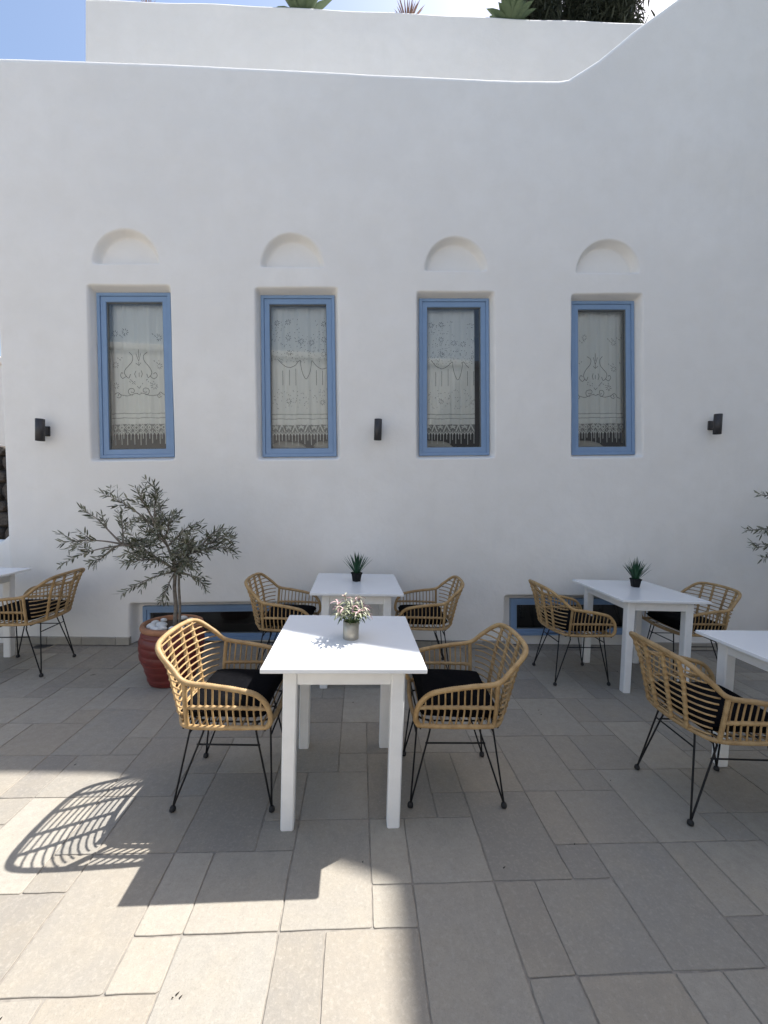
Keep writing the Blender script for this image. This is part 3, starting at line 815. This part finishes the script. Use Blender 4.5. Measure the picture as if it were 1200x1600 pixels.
def make_chair():
    t = empty('rattan_armchair')
    top = c_top(); rim = [(x, -y, z_) for x, y, z_ in top] + [(x, y, z_) for x, y, z_ in top[-2::-1]]
    mb = MB(); wrapped(mb, rim, 0.0122, 6); mb.build('rim', M['rattan'], t)
    ringp = [(0.205, -0.235, ZR), (0.02, -0.238, ZR-0.002), (-0.145, -0.232, ZR), (-0.195, -0.185, ZR+0.003), (-0.228, -0.10, ZR+0.006), (-0.238, 0, ZR+0.008), (-0.228, 0.10, ZR+0.006), (-0.195, 0.185, ZR+0.003), (-0.145, 0.232, ZR), (0.02, 0.238, ZR-0.002), (0.205, 0.235, ZR)]
    mb = MB(); wrapped(mb, ringp, 0.0108, 5); mb.build('seat_ring', M['rattan'], t)
    mb = MB(); wrapped(mb, [(0.205, -0.235, ZR), (0.218, -0.12, ZR-0.006), (0.222, 0, ZR-0.008), (0.218, 0.12, ZR-0.006), (0.205, 0.235, ZR)], 0.0112, 5); mb.build('front_rail', M['rattan'], t)
    for sg in (-1, 1):
        mb = MB(); wrapped(mb, [(-0.150, sg*0.266, 0.640), (-0.152, sg*0.252, 0.53), (-0.150, sg*0.232, ZR)], 0.0105, 5); mb.build('corner_post', M['rattan'], t)
        mb = MB(); wrapped(mb, [(-0.150, sg*0.248, 0.520), (0.03, sg*0.252, 0.522), (0.19, sg*0.249, 0.518), (0.212, sg*0.247, 0.512)], 0.0084, 5, 0.005, 9, SIDE_F, 0); mb.build('mid_rail', M['rattan'], t)
        for f in SIDE_F:
            za = float(arm_z(f)); yy = sg*float(np.interp(f, [-0.15, 0.2], [0.264, 0.252]))
            mb = MB(); mb.tube(catmull([(f, yy, za), (f-0.002, sg*0.253, (za+0.52)/2), (f-0.004, sg*0.2455, 0.50), (f+0.004, sg*0.236, ZR+0.004), (f+0.010, sg*0.222, ZR-0.004)], 3), 0.0043, 6); mb.build('side_rod', M['rattan'], t)
        for lt, lb in ((0.168, 0.135), (0.066, 0.052)):
            pts = []
            for q in range(9):
                z_ = ZR+0.004 + (0.778-ZR)*q/8; y = sg*(lb+(lt-lb)*q/8)
                pts.append(back_pt(y, min(z_, 0.782 if lt < 0.1 else 0.774)))
            mb = MB(); wrapped(mb, pts, 0.0088, 3, 0.004, 9, ROD_Z); mb.build('back_post', M['rattan'], t)
    for z_ in ROD_Z:
        w = float(half_w(z_))-0.004
        pts = []
        for q in range(15):
            a = -math.pi/2 + math.pi*q/14; p = back_pt(w*math.sin(a), z_); p.x -= -0.006; pts.append(p)
        mb = MB(); mb.tube(pts, 0.0043, 6); mb.build('back_rod', M['rattan'], t)
    for k_ in range(9):
        f = -0.18 + 0.045*k_; w = 0.228 if f > -0.14 else 0.19
        mb = MB(); mb.tube([(f, -w, ZR), (f, 0, ZR-0.006), (f, w, ZR)], 0.0045, 6); mb.build('seat_rod', M['rattan'], t)
    zt = ZR-0.016
    def rod(mb, pts, r=0.0046): mb.tube(pts, r, 7)
    for sx in (-1, 1):
        for sy in (-1, 1):
            ft = Vector((sx*0.2275, sy*0.195, 0.016)); mb = MB()
            if sx > 0: A, B = Vector((0.146, sy*0.165, zt)), Vector((0.199, sy*0.132, zt))
            else: A, B = Vector((-0.100, sy*0.160, zt)), Vector((-0.171, sy*0.120, zt))
            k1 = A.lerp(ft, 0.13) + Vector((0.012*-sx, sy*0.004, 0.0))
            rod(mb, catmull([A.lerp(B, 0.25), A, A.lerp(k1, 0.7), k1, k1.lerp(ft, 0.5), ft], 4))
            rod(mb, catmull([B.lerp(A, 0.25), B, B.lerp(ft, 0.12), B.lerp(ft, 0.5), ft], 3)); rod(mb, [A.lerp(B, 0.24), B.lerp(A, 0.24)])
            lg = mb.build('leg', M['iron'], t)
            mb = MB(); mb.lathe([(0.008, 0.0), (0.0135, 0.004), (0.0145, 0.012), (0.012, 0.021), (0.006, 0.027)], 12, (sx*0.2275, sy*0.195, 0)); mb.build('foot', M['rubber'], lg)
    for sy in (-1, 1):
        mb = MB(); rod(mb, [(-0.130, sy*0.172, 0.305), (0.163, sy*0.176, 0.305)], 0.0042); mb.build('stretcher', M['iron'], t)
        mb = MB(); rod(mb, [(-0.112, sy*0.160, zt), (0.155, sy*0.163, zt)], 0.0042); mb.build('seat_bar', M['iron'], t)
    for sx in (-1, 1):
        x = 0.205 if sx > 0 else -0.182; mb = MB(); rod(mb, [(x, -0.136, 0.335), (x, 0.136, 0.335)], 0.0042); mb.build('stretcher', M['iron'], t)
        mb = MB(); x = 0.199 if sx > 0 else -0.171; rod(mb, [(x, -0.225 if sx < 0 else -0.24, zt+0.004), (x, 0.225 if sx < 0 else 0.24, zt+0.004)], 0.0042); mb.build('seat_bar', M['iron'], t)
    return t
chair0 = make_chair()
R180 = math.pi
CHAIRS = [((-0.590, 2.076), -0.02, 'rattan armchair catching sunlight at the left of the front table', 'black seat cushion on the sunlit rattan chair left of the front table'),
          ((0.520, 2.078), R180-0.025, 'rattan armchair in shade at the right of the front table', 'black seat cushion on the rattan chair right of the front table'),
          ((-0.555, 3.400), -0.05, 'rattan armchair left of the table by the wall, beside the low window', 'black seat cushion on the chair left of the table by the wall'),
          ((0.572, 3.470), R180-0.05, 'rattan armchair right of the table by the wall, backed by plain white wall', 'black seat cushion on the chair right of the table by the wall'),
          ((1.850, 3.350), 0.012, 'rattan armchair turned away before the low window at right', 'black seat cushion on the chair before the low window at right'),
          ((2.890, 3.388), R180, 'rattan armchair farthest right, on the far side of its table', 'black seat cushion on the farthest right chair'),
          ((1.822, 1.938), -0.04, 'large near rattan armchair turned away at the right edge', 'black seat cushion on the large near chair at the right edge'),
          ((-2.664, 3.458), R180+0.035, 'rattan armchair at the left edge, left of the olive tree', 'black seat cushion on the chair at the left edge')]
cm = MB(); pillow_mesh(cm, 0.395, 0.43, 0.098, 22, None, 0.10, 0.24)
cush_mesh = cm.mesh('seat_cushion', M['cushion'])
for n, ((x, y), rz, lab, cl) in enumerate(CHAIRS):
    c = chair0 if n == 0 else copy_tree(chair0)
    c.location = (x, y, 0); c.rotation_euler = (0, 0, rz); tag(c, lab, 'chair', 'rattan armchairs on the terrace')
    rq = random.Random(n+3)
    o = bpy.data.objects.new('seat_cushion', cush_mesh); COL.objects.link(o)
    o.location = (x+0.005*math.cos(rz), y+0.005*math.sin(rz), ZR+0.052); o.rotation_euler = (rq.uniform(-0.02, 0.02), rq.uniform(-0.02, 0.02), rz+rq.uniform(-0.06, 0.06))
    tag(o, cl, 'cushion', 'black seat cushions')

# ------------------------------------------------------------------ plants on the tables
def blade(mb, base, direc, length, width, droop, seg=5, mi=0, fold=0.25):
    d = Vector(direc).normalized(); side = d.cross(Vector((0, 0, 1)))
    side = side.normalized() if side.length > 0.05 else Vector((1, 0, 0))
    p = Vector(base); rows_ = []
    for k_ in range(seg+1):
        t = k_/seg; w = width*(math.sin(math.pi*min(1, 0.18+0.82*t))**0.8 if t < 1 else 0.02)
        nrm = side.cross(d)
        rows_.append(mb.add([p-side*w/2+nrm*w*fold, p, p+side*w/2+nrm*w*fold]))
        d = (d + Vector((0, 0, -droop/seg))).normalized(); p = p + d*(length/seg)
    for a, c in zip(rows_, rows_[1:]):
        mb.face((a, a+1, c+1, c), True, mi); mb.face((a+1, a+2, c+2, c+1), True, mi)
def spiky_plant(px, py, label, seed):
    p = at_z(px, py, TH); t = empty('potted_plant', (p.x, p.y, TH)); t.rotation_euler = (0, 0, seed*0.7); tag(t, label, 'potted plant', 'spiky plants in black pots')
    mb = MB(); h = 0.075; prof = []
    for z_, w in ((0.0, 0.026), (0.002, 0.028), (h-0.012, 0.036), (h-0.012, 0.040), (h, 0.041), (h, 0.036), (h-0.012, 0.035)):
        q = [(-1, -0.72), (-0.72, -1), (0.72, -1), (1, -0.72), (1, 0.72), (0.72, 1), (-0.72, 1), (-1, 0.72)]
        prof.append(mb.add([(a*w, c*w, z_) for a, c in q]))
    for a, c in zip(prof, prof[1:]):
        for k_ in range(8): mb.face((a+k_, a+(k_+1) % 8, c+(k_+1) % 8, c+k_))
    mb.face([prof[0]+k_ for k_ in range(8)][::-1]); mb.face([prof[-1]+k_ for k_ in range(8)])
    mb.build('pot', M['blackpot'], t)
    rq = random.Random(seed); n = 44
    for k_ in range(n):
        a = k_*2.39996; tl = (k_/n)**0.8*0.72; r = 0.004+0.016*(k_/n)
        mb = MB(); blade(mb, (r*math.cos(a), r*math.sin(a), h-0.012), (math.sin(tl)*math.cos(a), math.sin(tl)*math.sin(a), math.cos(tl)), rq.uniform(0.16, 0.215)*(1-0.15*tl), rq.uniform(0.010, 0.014), 0.06+0.30*tl*rq.random(), 5)
        mb.build('leaf', M['grassgreen'], t)
spiky_plant(557, 908, 'spiky green plant in a black pot on the table by the wall', 1)
spiky_plant(992.5, 917, 'spiky green plant in a black pot on the right table', 2)

p = at_z(548, 997, TH); t = empty('potted_plant', (p.x, p.y, TH)); tag(t, 'pink and cream leafed plant in a champagne metal pot on the front table', 'potted plant')
R_ = 0.0405; mb = MB(); mb.lathe([(R_*0.985, 0.0), (R_, 0.002), (R_, 0.090), (R_*0.93, 0.090), (R_*0.92, 0.078)], 40); mb.build('pot', M['goldpot'], t)
mb = MB(); mb.lathe([(R_*0.915, 0.075), (R_*0.915, 0.078)], 20); mb.build('soil', M['soil'], t)
rq = random.Random(8)
for k_ in range(14):
    a = k_*2.39996; tl = 0.05+0.78*math.sqrt(k_/14); L = rq.uniform(0.105, 0.140)*(1.12-0.50*tl)
    dr = Vector((math.sin(tl)*math.cos(a), math.sin(tl)*math.sin(a), math.cos(tl)))
    b0 = Vector((0.012*math.cos(a), 0.012*math.sin(a), 0.077)); tip = b0 + dr*L + Vector((0.012*math.cos(a), 0.012*math.sin(a), 0))*tl
    st = empty('sprig', (0, 0, 0), 0, t)
    mb = MB(); mb.tube(catmull([b0, b0.lerp(tip, 0.5)+Vector((0, 0, 0.006)), tip], 4), 0.0016, 5); mb.build('stem', M['midgreen'], st)
    mb = MB()
    for q in range(14):
        s_ = 0.30+0.70*(q/13)**0.7; bp = b0.lerp(tip, s_); aa = q*2.39996+k_; out = 1.0 if q < 11 else 0.55
        mi = 0 if s_ < 0.62 and rq.random() < 0.75 else (2 if (s_ > 0.8 and rq.random() < 0.55) else 1)
        dd = dr*(0.35+0.45*s_) + Vector((math.cos(aa), math.sin(aa), 0.35))*out
        blade(mb, bp, dd, rq.uniform(0.036, 0.056), rq.uniform(0.0085, 0.0115), 1.7, 6, mi)
    tag(mb.build('leaves', [M['midgreen'], M['cream'], M['pink']], st), kind='stuff')

# ------------------------------------------------------------------ olive trees in red pots
def red_pot(loc, label):
    t = empty('plant_pot', loc); tag(t, label, 'plant pot', 'red clay pots with olive trees')
    prof = [(0.150, 0.0), (0.158, 0.006)]
    for k_ in range(61):
        z_ = 0.012+0.40*k_/60; base = np.interp(z_, [0.0, 0.08, 0.2, 0.32, 0.42], [0.160, 0.178, 0.222, 0.232, 0.214])
        rib = 0.007*abs(math.sin(z_*math.pi/0.062))**0.6 * (1 if (0.03 < z_ < 0.12 or 0.17 < z_ < 0.39) else 0.3); prof.append((base+rib-0.004, z_))
    mb = MB(); mb.lathe(prof+[(0.200, 0.418)], 56, (0, 0, 0), 0, True, lambda a, z_: 0.012*math.sin(2*a+z_*9)+0.006*math.sin(5*a-z_*14)); mb.build('body', M['redpot'], t)
    mb = MB(); mb.lathe([(0.196, 0.410), (0.216, 0.416), (0.222, 0.436), (0.216, 0.455), (0.198, 0.458), (0.186, 0.448), (0.183, 0.40)], 56, (0, 0, 0), 0, True, lambda a, z_: 0.008*math.sin(2*a+1)); mb.build('rim', M['terracotta'], t)
    mb = MB(); mb.lathe([(0.182, 0.402), (0.184, 0.421), (0.09, 0.428)], 30); mb.build('soil', M['soil'], t)
    return t
PX, PY = -1.425, 3.235
red_pot((PX, PY, 0), 'red ribbed clay pot with white pebbles and olive tree before the low window')
pebm = []
rq = random.Random(4)
for q in range(4):
    mb = MB(); a_, b_, c_ = rq.uniform(0.030, 0.042), rq.uniform(0.024, 0.032), rq.uniform(0.017, 0.024)
    mb.lathe([(0.05*a_, -1*c_), (0.55*a_, -0.86*c_), (0.9*a_, -0.45*c_), (a_, 0.0), (0.9*a_, 0.45*c_), (0.55*a_, 0.86*c_), (0.05*a_, c_)], 12, (0, 0, 0), 0, True, lambda a, z_: 0.08*math.sin(2*a)+0.06*math.sin(3*a+z_*60)); pebm.append(mb.mesh('pebble', M['pebble']))
spots = [(-0.125, -0.075), (-0.085, -0.125), (-0.06, -0.055), (-0.015, -0.13), (0.055, -0.125), (0.085, -0.06), (0.13, 0.01), (-0.135, 0.01), (-0.10, 0.075), (0.10, 0.085), (0.02, 0.135), (0.115, -0.115), (-0.045, -0.155)]
for q, (dx, dy) in enumerate(spots):
    o = bpy.data.objects.new('pebble', pebm[q % 4]); COL.objects.link(o); o.location = (PX+dx, PY+dy, 0.447); o.rotation_euler = (rq.uniform(-0.2, 0.2), rq.uniform(-0.2, 0.2), rq.uniform(0, 6))
    s_ = rq.uniform(0.75, 1.15); o.scale = (s_, s_, s_); tag(o, 'white pebble lying on the soil of the red olive pot', 'pebble', 'white pebbles in the olive pot')

def olive_tree(name_label, base, targets, leaders, seed):
    t = empty('olive_tree', base); tag(t, name_label, 'olive tree', 'potted olive trees')
    rq = random.Random(seed); Bx = Vector(base)
    trunk = MB(); fork = Vector((0.01, 0.0, 0.50))
    trunk.tube(catmull([(0.0, 0.0, -0.02), (0.006, 0.004, 0.16), (-0.004, 0.0, 0.32), fork], 5), [0.0165*(1-0.018*i) for i in range(16)], 9)
    trunk.tube(catmull([(0.028, 0.012, -0.02), (0.034, 0.010, 0.15), (0.026, 0.006, 0.33), (0.03, 0.0, 0.52)], 5), [0.012*(1-0.018*i) for i in range(16)], 8)
    trunk.build('trunk', M['bark'], t)
    br = MB(); lf = MB()
    def leaf(p, d, L, w):
        d = d.normalized(); sd_ = d.cross(Vector((rq.uniform(-1, 1), rq.uniform(-1, 1), rq.uniform(-1, 1))))
        sd_ = sd_.normalized() if sd_.length > 0.05 else d.orthogonal().normalized()
        nn = sd_.cross(d); b0 = lf.add([p, p+d*L*0.35-sd_*w/2, p+d*L*0.35+sd_*w/2, p+d*L*0.75-sd_*w*0.38+nn*L*0.02, p+d*L*0.75+sd_*w*0.38+nn*L*0.02, p+d*L+nn*L*0.05])
        lf.face((b0, b0+1, b0+2)); lf.face((b0+1, b0+3, b0+4, b0+2)); lf.face((b0+3, b0+5, b0+4))
    def twig(a, c, r0, dens):
        a, c = Vector(a), Vector(c); L = (c-a).length
        md = a.lerp(c, 0.5) + Vector((rq.uniform(-0.06, 0.06)*L, rq.uniform(-0.06, 0.06)*L, 0.06*L))
        pth = catmull([a, md, c], 5); br.tube(pth, [r0*(1-0.75*i/(len(pth)-1)) for i in range(len(pth))], 5)
        n = max(3, int(L/0.020*dens)); pr = resample(pth, L/n)
        for i, p in enumerate(pr[1:], 1):
            d = (pr[i]-pr[i-1]).normalized(); ax = d.orthogonal().normalized(); ax = Quaternion(d, rq.uniform(0, 6.28)) @ ax
            for sg in (-1, 1):
                if rq.random() < 0.85: leaf(p, d*0.75+ax*sg*0.75+Vector((0, 0, -0.1)), rq.uniform(0.042, 0.072), rq.uniform(0.0085, 0.0125))
        leaf(c, (c-md), 0.045, 0.009)
        return pth
    lead = []
    for ld in leaders:
        pth = catmull([fork-Vector((0, 0, 0.06)), fork.lerp(Vector(ld)-Bx, 0.5)+Vector((rq.uniform(-0.03, 0.03), rq.uniform(-0.03, 0.03), 0.02)), Vector(ld)-Bx], 8)
        br.tube(pth, [0.0125*(1-0.75*i/(len(pth)-1)) for i in range(len(pth))], 7); lead += pth
    for p in lead[4:]:
        for q in range(2):
            dv = Vector((rq.gauss(0, 1), rq.gauss(0, 1), rq.uniform(-0.4, 0.9))).normalized()
            twig(p, p+dv*rq.uniform(0.10, 0.20), 0.003, 1.0)
    for tgt, side_n, dens in targets:
        tg = Vector(tgt)-Bx
        st_ = min(lead, key=lambda p: (p-tg).length + abs(p.z-(fork.z+0.45*(tg.z-fork.z)))*1.5 + rq.uniform(0, 0.05))
        L = (tg-st_).length
        md1 = st_.lerp(tg, 0.33)+Vector((0, rq.uniform(-0.03, 0.03), 0.05*L)); md2 = st_.lerp(tg, 0.67)+Vector((0, rq.uniform(-0.03, 0.03), 0.06*L))
        pth = catmull([st_, md1, md2, tg], 6); br.tube(pth, [0.0085*(1-0.86*i/(len(pth)-1)) for i in range(len(pth))], 6)
        pr = resample(pth, 0.016)
        for i in range(int(len(pr)*0.45), len(pr)):
            d = (pr[i]-pr[i-1]).normalized(); ax = Quaternion(d, rq.uniform(0, 6.28)) @ d.orthogonal().normalized()
            for sg in (-1, 1): leaf(pr[i], d*0.8+ax*sg*0.7, rq.uniform(0.042, 0.072), rq.uniform(0.0085, 0.0125))
        for q in range(int(side_n*0.75+0.5)):
            u_ = rq.uniform(0.25, 0.92); p = pr[int(u_*(len(pr)-1))]; d = (pr[-1]-pr[0]).normalized()
            ax = Quaternion(d, rq.uniform(0, 6.28)) @ d.orthogonal().normalized(); ln = rq.uniform(0.08, 0.17)*(1.15-0.5*u_)
            twig(p, p + (d*0.8+ax*0.75+Vector((0, 0, 0.12))).normalized()*ln, 0.003, dens)
    br.build('branches', M['bark'], t)
    tag(lf.build('crown', M['olive'], t), kind='stuff')
    return t
def P(px, py, dy=0.0): return at_y(px, py, PY+dy)
targ = [(P(240, 756, 0.0), 9, 1), (P(212, 762, -0.1), 8, 1), (P(158, 770, 0.05), 4, 1), (P(129, 797, 0.0), 4, 1), (P(98, 848, -0.1), 5, 1), (P(96, 882, 0.08), 4, 1), (P(146, 884, 0.1), 4, 1),
        (P(190, 928, -0.1), 3, 1), (P(250, 940, -0.16), 3, 1), (P(361, 836, 0.0), 9, 1), (P(361, 858, -0.1), 9, 1), (P(322, 914, 0.08), 5, 1), (P(305, 818, 0.1), 7, 1), (P(346, 826, -0.12), 6, 1), (P(270, 806, -0.05), 8, 1),
        (P(185, 800, 0.18), 7, 1), (P(250, 790, 0.25), 7, 1), (P(300, 850, 0.3), 8, 1), (P(210, 850, 0.28), 7, 1), (P(290, 850, -0.3), 8, 1), (P(230, 830, -0.32), 7, 1), (P(200, 880, -0.25), 6, 1), (P(310, 880, -0.25), 7, 1)]
olive_tree('small olive tree with feathery grey green leaves in the red pot', (PX+0.015, PY, 0.42), targ, [P(236, 812, 0.02), P(305, 862, -0.03), P(190, 850, 0.05)], 12)
P2 = (4.52, 3.30, 0)
red_pot(P2, 'red ribbed clay pot of the olive tree beyond the right edge')
def Q2(px, py, Y): return at_y(px, py, Y)
targ2 = [(Q2(1186, 772, 3.25), 3, 1), (Q2(1167, 828, 3.2), 4, 1), (Q2(1176, 856, 3.3), 4, 1), (Q2(1192, 872, 3.15), 3, 1), (Vector((4.5, 3.3, 1.9)), 9, 1), (Vector((4.9, 3.2, 1.7)), 9, 1), (Vector((5.1, 3.3, 1.4)), 8, 1), (Vector((4.6, 2.9, 1.5)), 8, 1),
         (Vector((4.3, 3.6, 1.6)), 7, 1), (Vector((4.35, 3.0, 1.7)), 7, 1), (Vector((4.8, 3.6, 1.5)), 8, 1), (Vector((4.2, 3.3, 1.75)), 6, 1)]
olive_tree('olive tree whose twigs reach in at the right edge', (P2[0]+0.015, P2[1], 0.42), targ2, [(4.5, 3.3, 1.6), (4.75, 3.25, 1.45), (4.25, 3.3, 1.4)], 31)

# ------------------------------------------------------------------ plants on the roof of the upper storey
def roof_z(x): return pl[1].z + sl*(x-pl[1].x)
def rosette(name, px, py, n, L, w, mat, label, cat, tmax, seed, Yp=YU+0.17, sink=0.0, droop=0.25):
    p = at_y(px, py, Yp); z0 = roof_z(p.x); t = empty(name, (p.x, Yp, z0)); tag(t, label, cat)
    rq = random.Random(seed)
    for k_ in range(n):
        a = k_*2.39996; tl = tmax*math.sqrt((k_+0.5)/n); mb = MB()
        blade(mb, (0.03*math.cos(a), 0.03*math.sin(a), -0.01), (math.sin(tl)*math.cos(a), math.sin(tl)*math.sin(a), math.cos(tl)), L*rq.uniform(0.8, 1.15), w*rq.uniform(0.8, 1.15), droop*tl, 5, 0, 0.3)
        mb.build('leaf', mat, t)
rosette('agave', 473, 16, 22, 0.42, 0.12, M['agave'], 'green agave with broad leaves on the roof edge above the second window', 'agave', 1.15, 3)
rosette('aloe', 637, 25, 46, 0.26, 0.022, M['dry'], 'dry reddish spiky plant on the roof edge above the third window', 'spiky plant', 1.0, 4)
rosette('succulent', 236, 4, 40, 0.15, 0.016, M['dry'], 'small reddish spiky plant on the roof edge near the first window', 'spiky plant', 1.0, 5)
rosette('agave', 798, 33, 26, 0.34, 0.11, M['agave'], 'agave at the left end of the dark bushes on the roof', 'agave', 1.2, 6, YU+0.12)
def bush(px, py, rx, rz_, label, seed, n=5200):
    p = at_y(px, py, YU+0.45); z0 = roof_z(p.x)-0.2; t = empty('roof_bush', (p.x, YU+0.62, z0)); tag(t, label, 'bush', 'dark bushes on the roof')
    rq = random.Random(seed); st = MB(); lf = MB(); tips = []
    for k_ in range(46):
        a = rq.uniform(0, 6.28); tl = rq.uniform(0, 0.9); q = Vector((rx*math.sin(tl)*math.cos(a), 0.3*math.sin(tl)*math.sin(a), rz_*math.cos(tl)*rq.uniform(0.6, 1.0)))
        st.tube(catmull([(0.3*q.x, 0.3*q.y, 0), q*0.5+Vector((0, 0, 0.1)), q], 4), [0.012*(1-0.08*i) for i in range(9)], 5); tips.append(q)
    st.build('stems', M['bark'], t)
    for k_ in range(n):
        q = rq.choice(tips)*rq.uniform(0.25, 1.05) + Vector((rq.gauss(0, 0.07), rq.gauss(0, 0.07), rq.gauss(0, 0.06)))
        d = Vector((rq.gauss(0, 0.6), rq.gauss(0, 0.6), rq.uniform(-0.5, 1.0))); blade(lf, q, d, rq.uniform(0.10, 0.22), rq.uniform(0.016, 0.030), 0.9, 2)
    tag(lf.build('crown', M['bush'], t), kind='stuff')
bush(852, 30, 0.45, 1.5, 'dark dense bush on the roof next to the agave', 1)
bush(915, 30, 0.45, 1.6, 'tall dark bush in the middle of the roof planting', 2)
bush(972, 30, 0.42, 1.5, 'dark bush on the roof against the rising parapet', 3)
b = MB(); b.box(W((0.9, YU+0.3505, 4.95)), W((6.0, YU+1.6, roof_z(2.5)-0.28))); b.build('roof_planter_bed', M['earth'], building)

# ------------------------------------------------------------------ small things on the paving
p = at_z(68, 1009); t = empty('floor_drain', (p.x, p.y, 0)); tag(t, 'round dull metal drain cover in the paving near the left skirting', 'drain cover')
mb = MB(); mb.lathe([(0.072, -0.003), (0.075, 0.001), (0.070, 0.0025), (0.062, 0.0015)], 28); mb.build('cover', M['steel'], t)
mb = MB()
for q in range(-2, 3): mb.box((-0.045, q*0.02-0.003, 0.0016), (0.045, q*0.02+0.003, 0.003))
mb.build('slots', M['dark'], t)
mb = MB(); rq = random.Random(17)
for px, py in ((146, 1055), (70, 1060), (225, 1050), (788, 1356), (954, 1220), (842, 1110), (846, 1117), (552, 1098), (898, 1319), (567, 1347), (690, 1122), (880, 1045), (965, 1050), (1020, 1065), (278, 1553), (270, 1560), (283, 1558), (2, 1592), (118, 1195)):
    p = at_z(px, py); a = rq.uniform(-0.6, 0.9); L = 0.045 if px == 146 else rq.uniform(0.006, 0.016)
    c, s_ = math.cos(a), math.sin(a); w = 0.0028
    z_ = 0.0012
    i = mb.add([(p.x-c*L/2-s_*-w, p.y-s_*L/2+c*-w, z_), (p.x+c*L/2, p.y+s_*L/2, z_+0.002), (p.x-c*L/2-s_*w, p.y-s_*L/2+c*w, z_), (p.x, p.y, z_+0.004)])
    mb.face((i, i+1, i+3)); mb.face((i+1, i+2, i+3)); mb.face((i+2, i, i+3)); mb.face((i, i+2, i+1))
tag(mb.build('leaf_litter', M['debris']), 'dark bits of dry leaf scattered over the paving', 'leaf litter', kind='stuff')
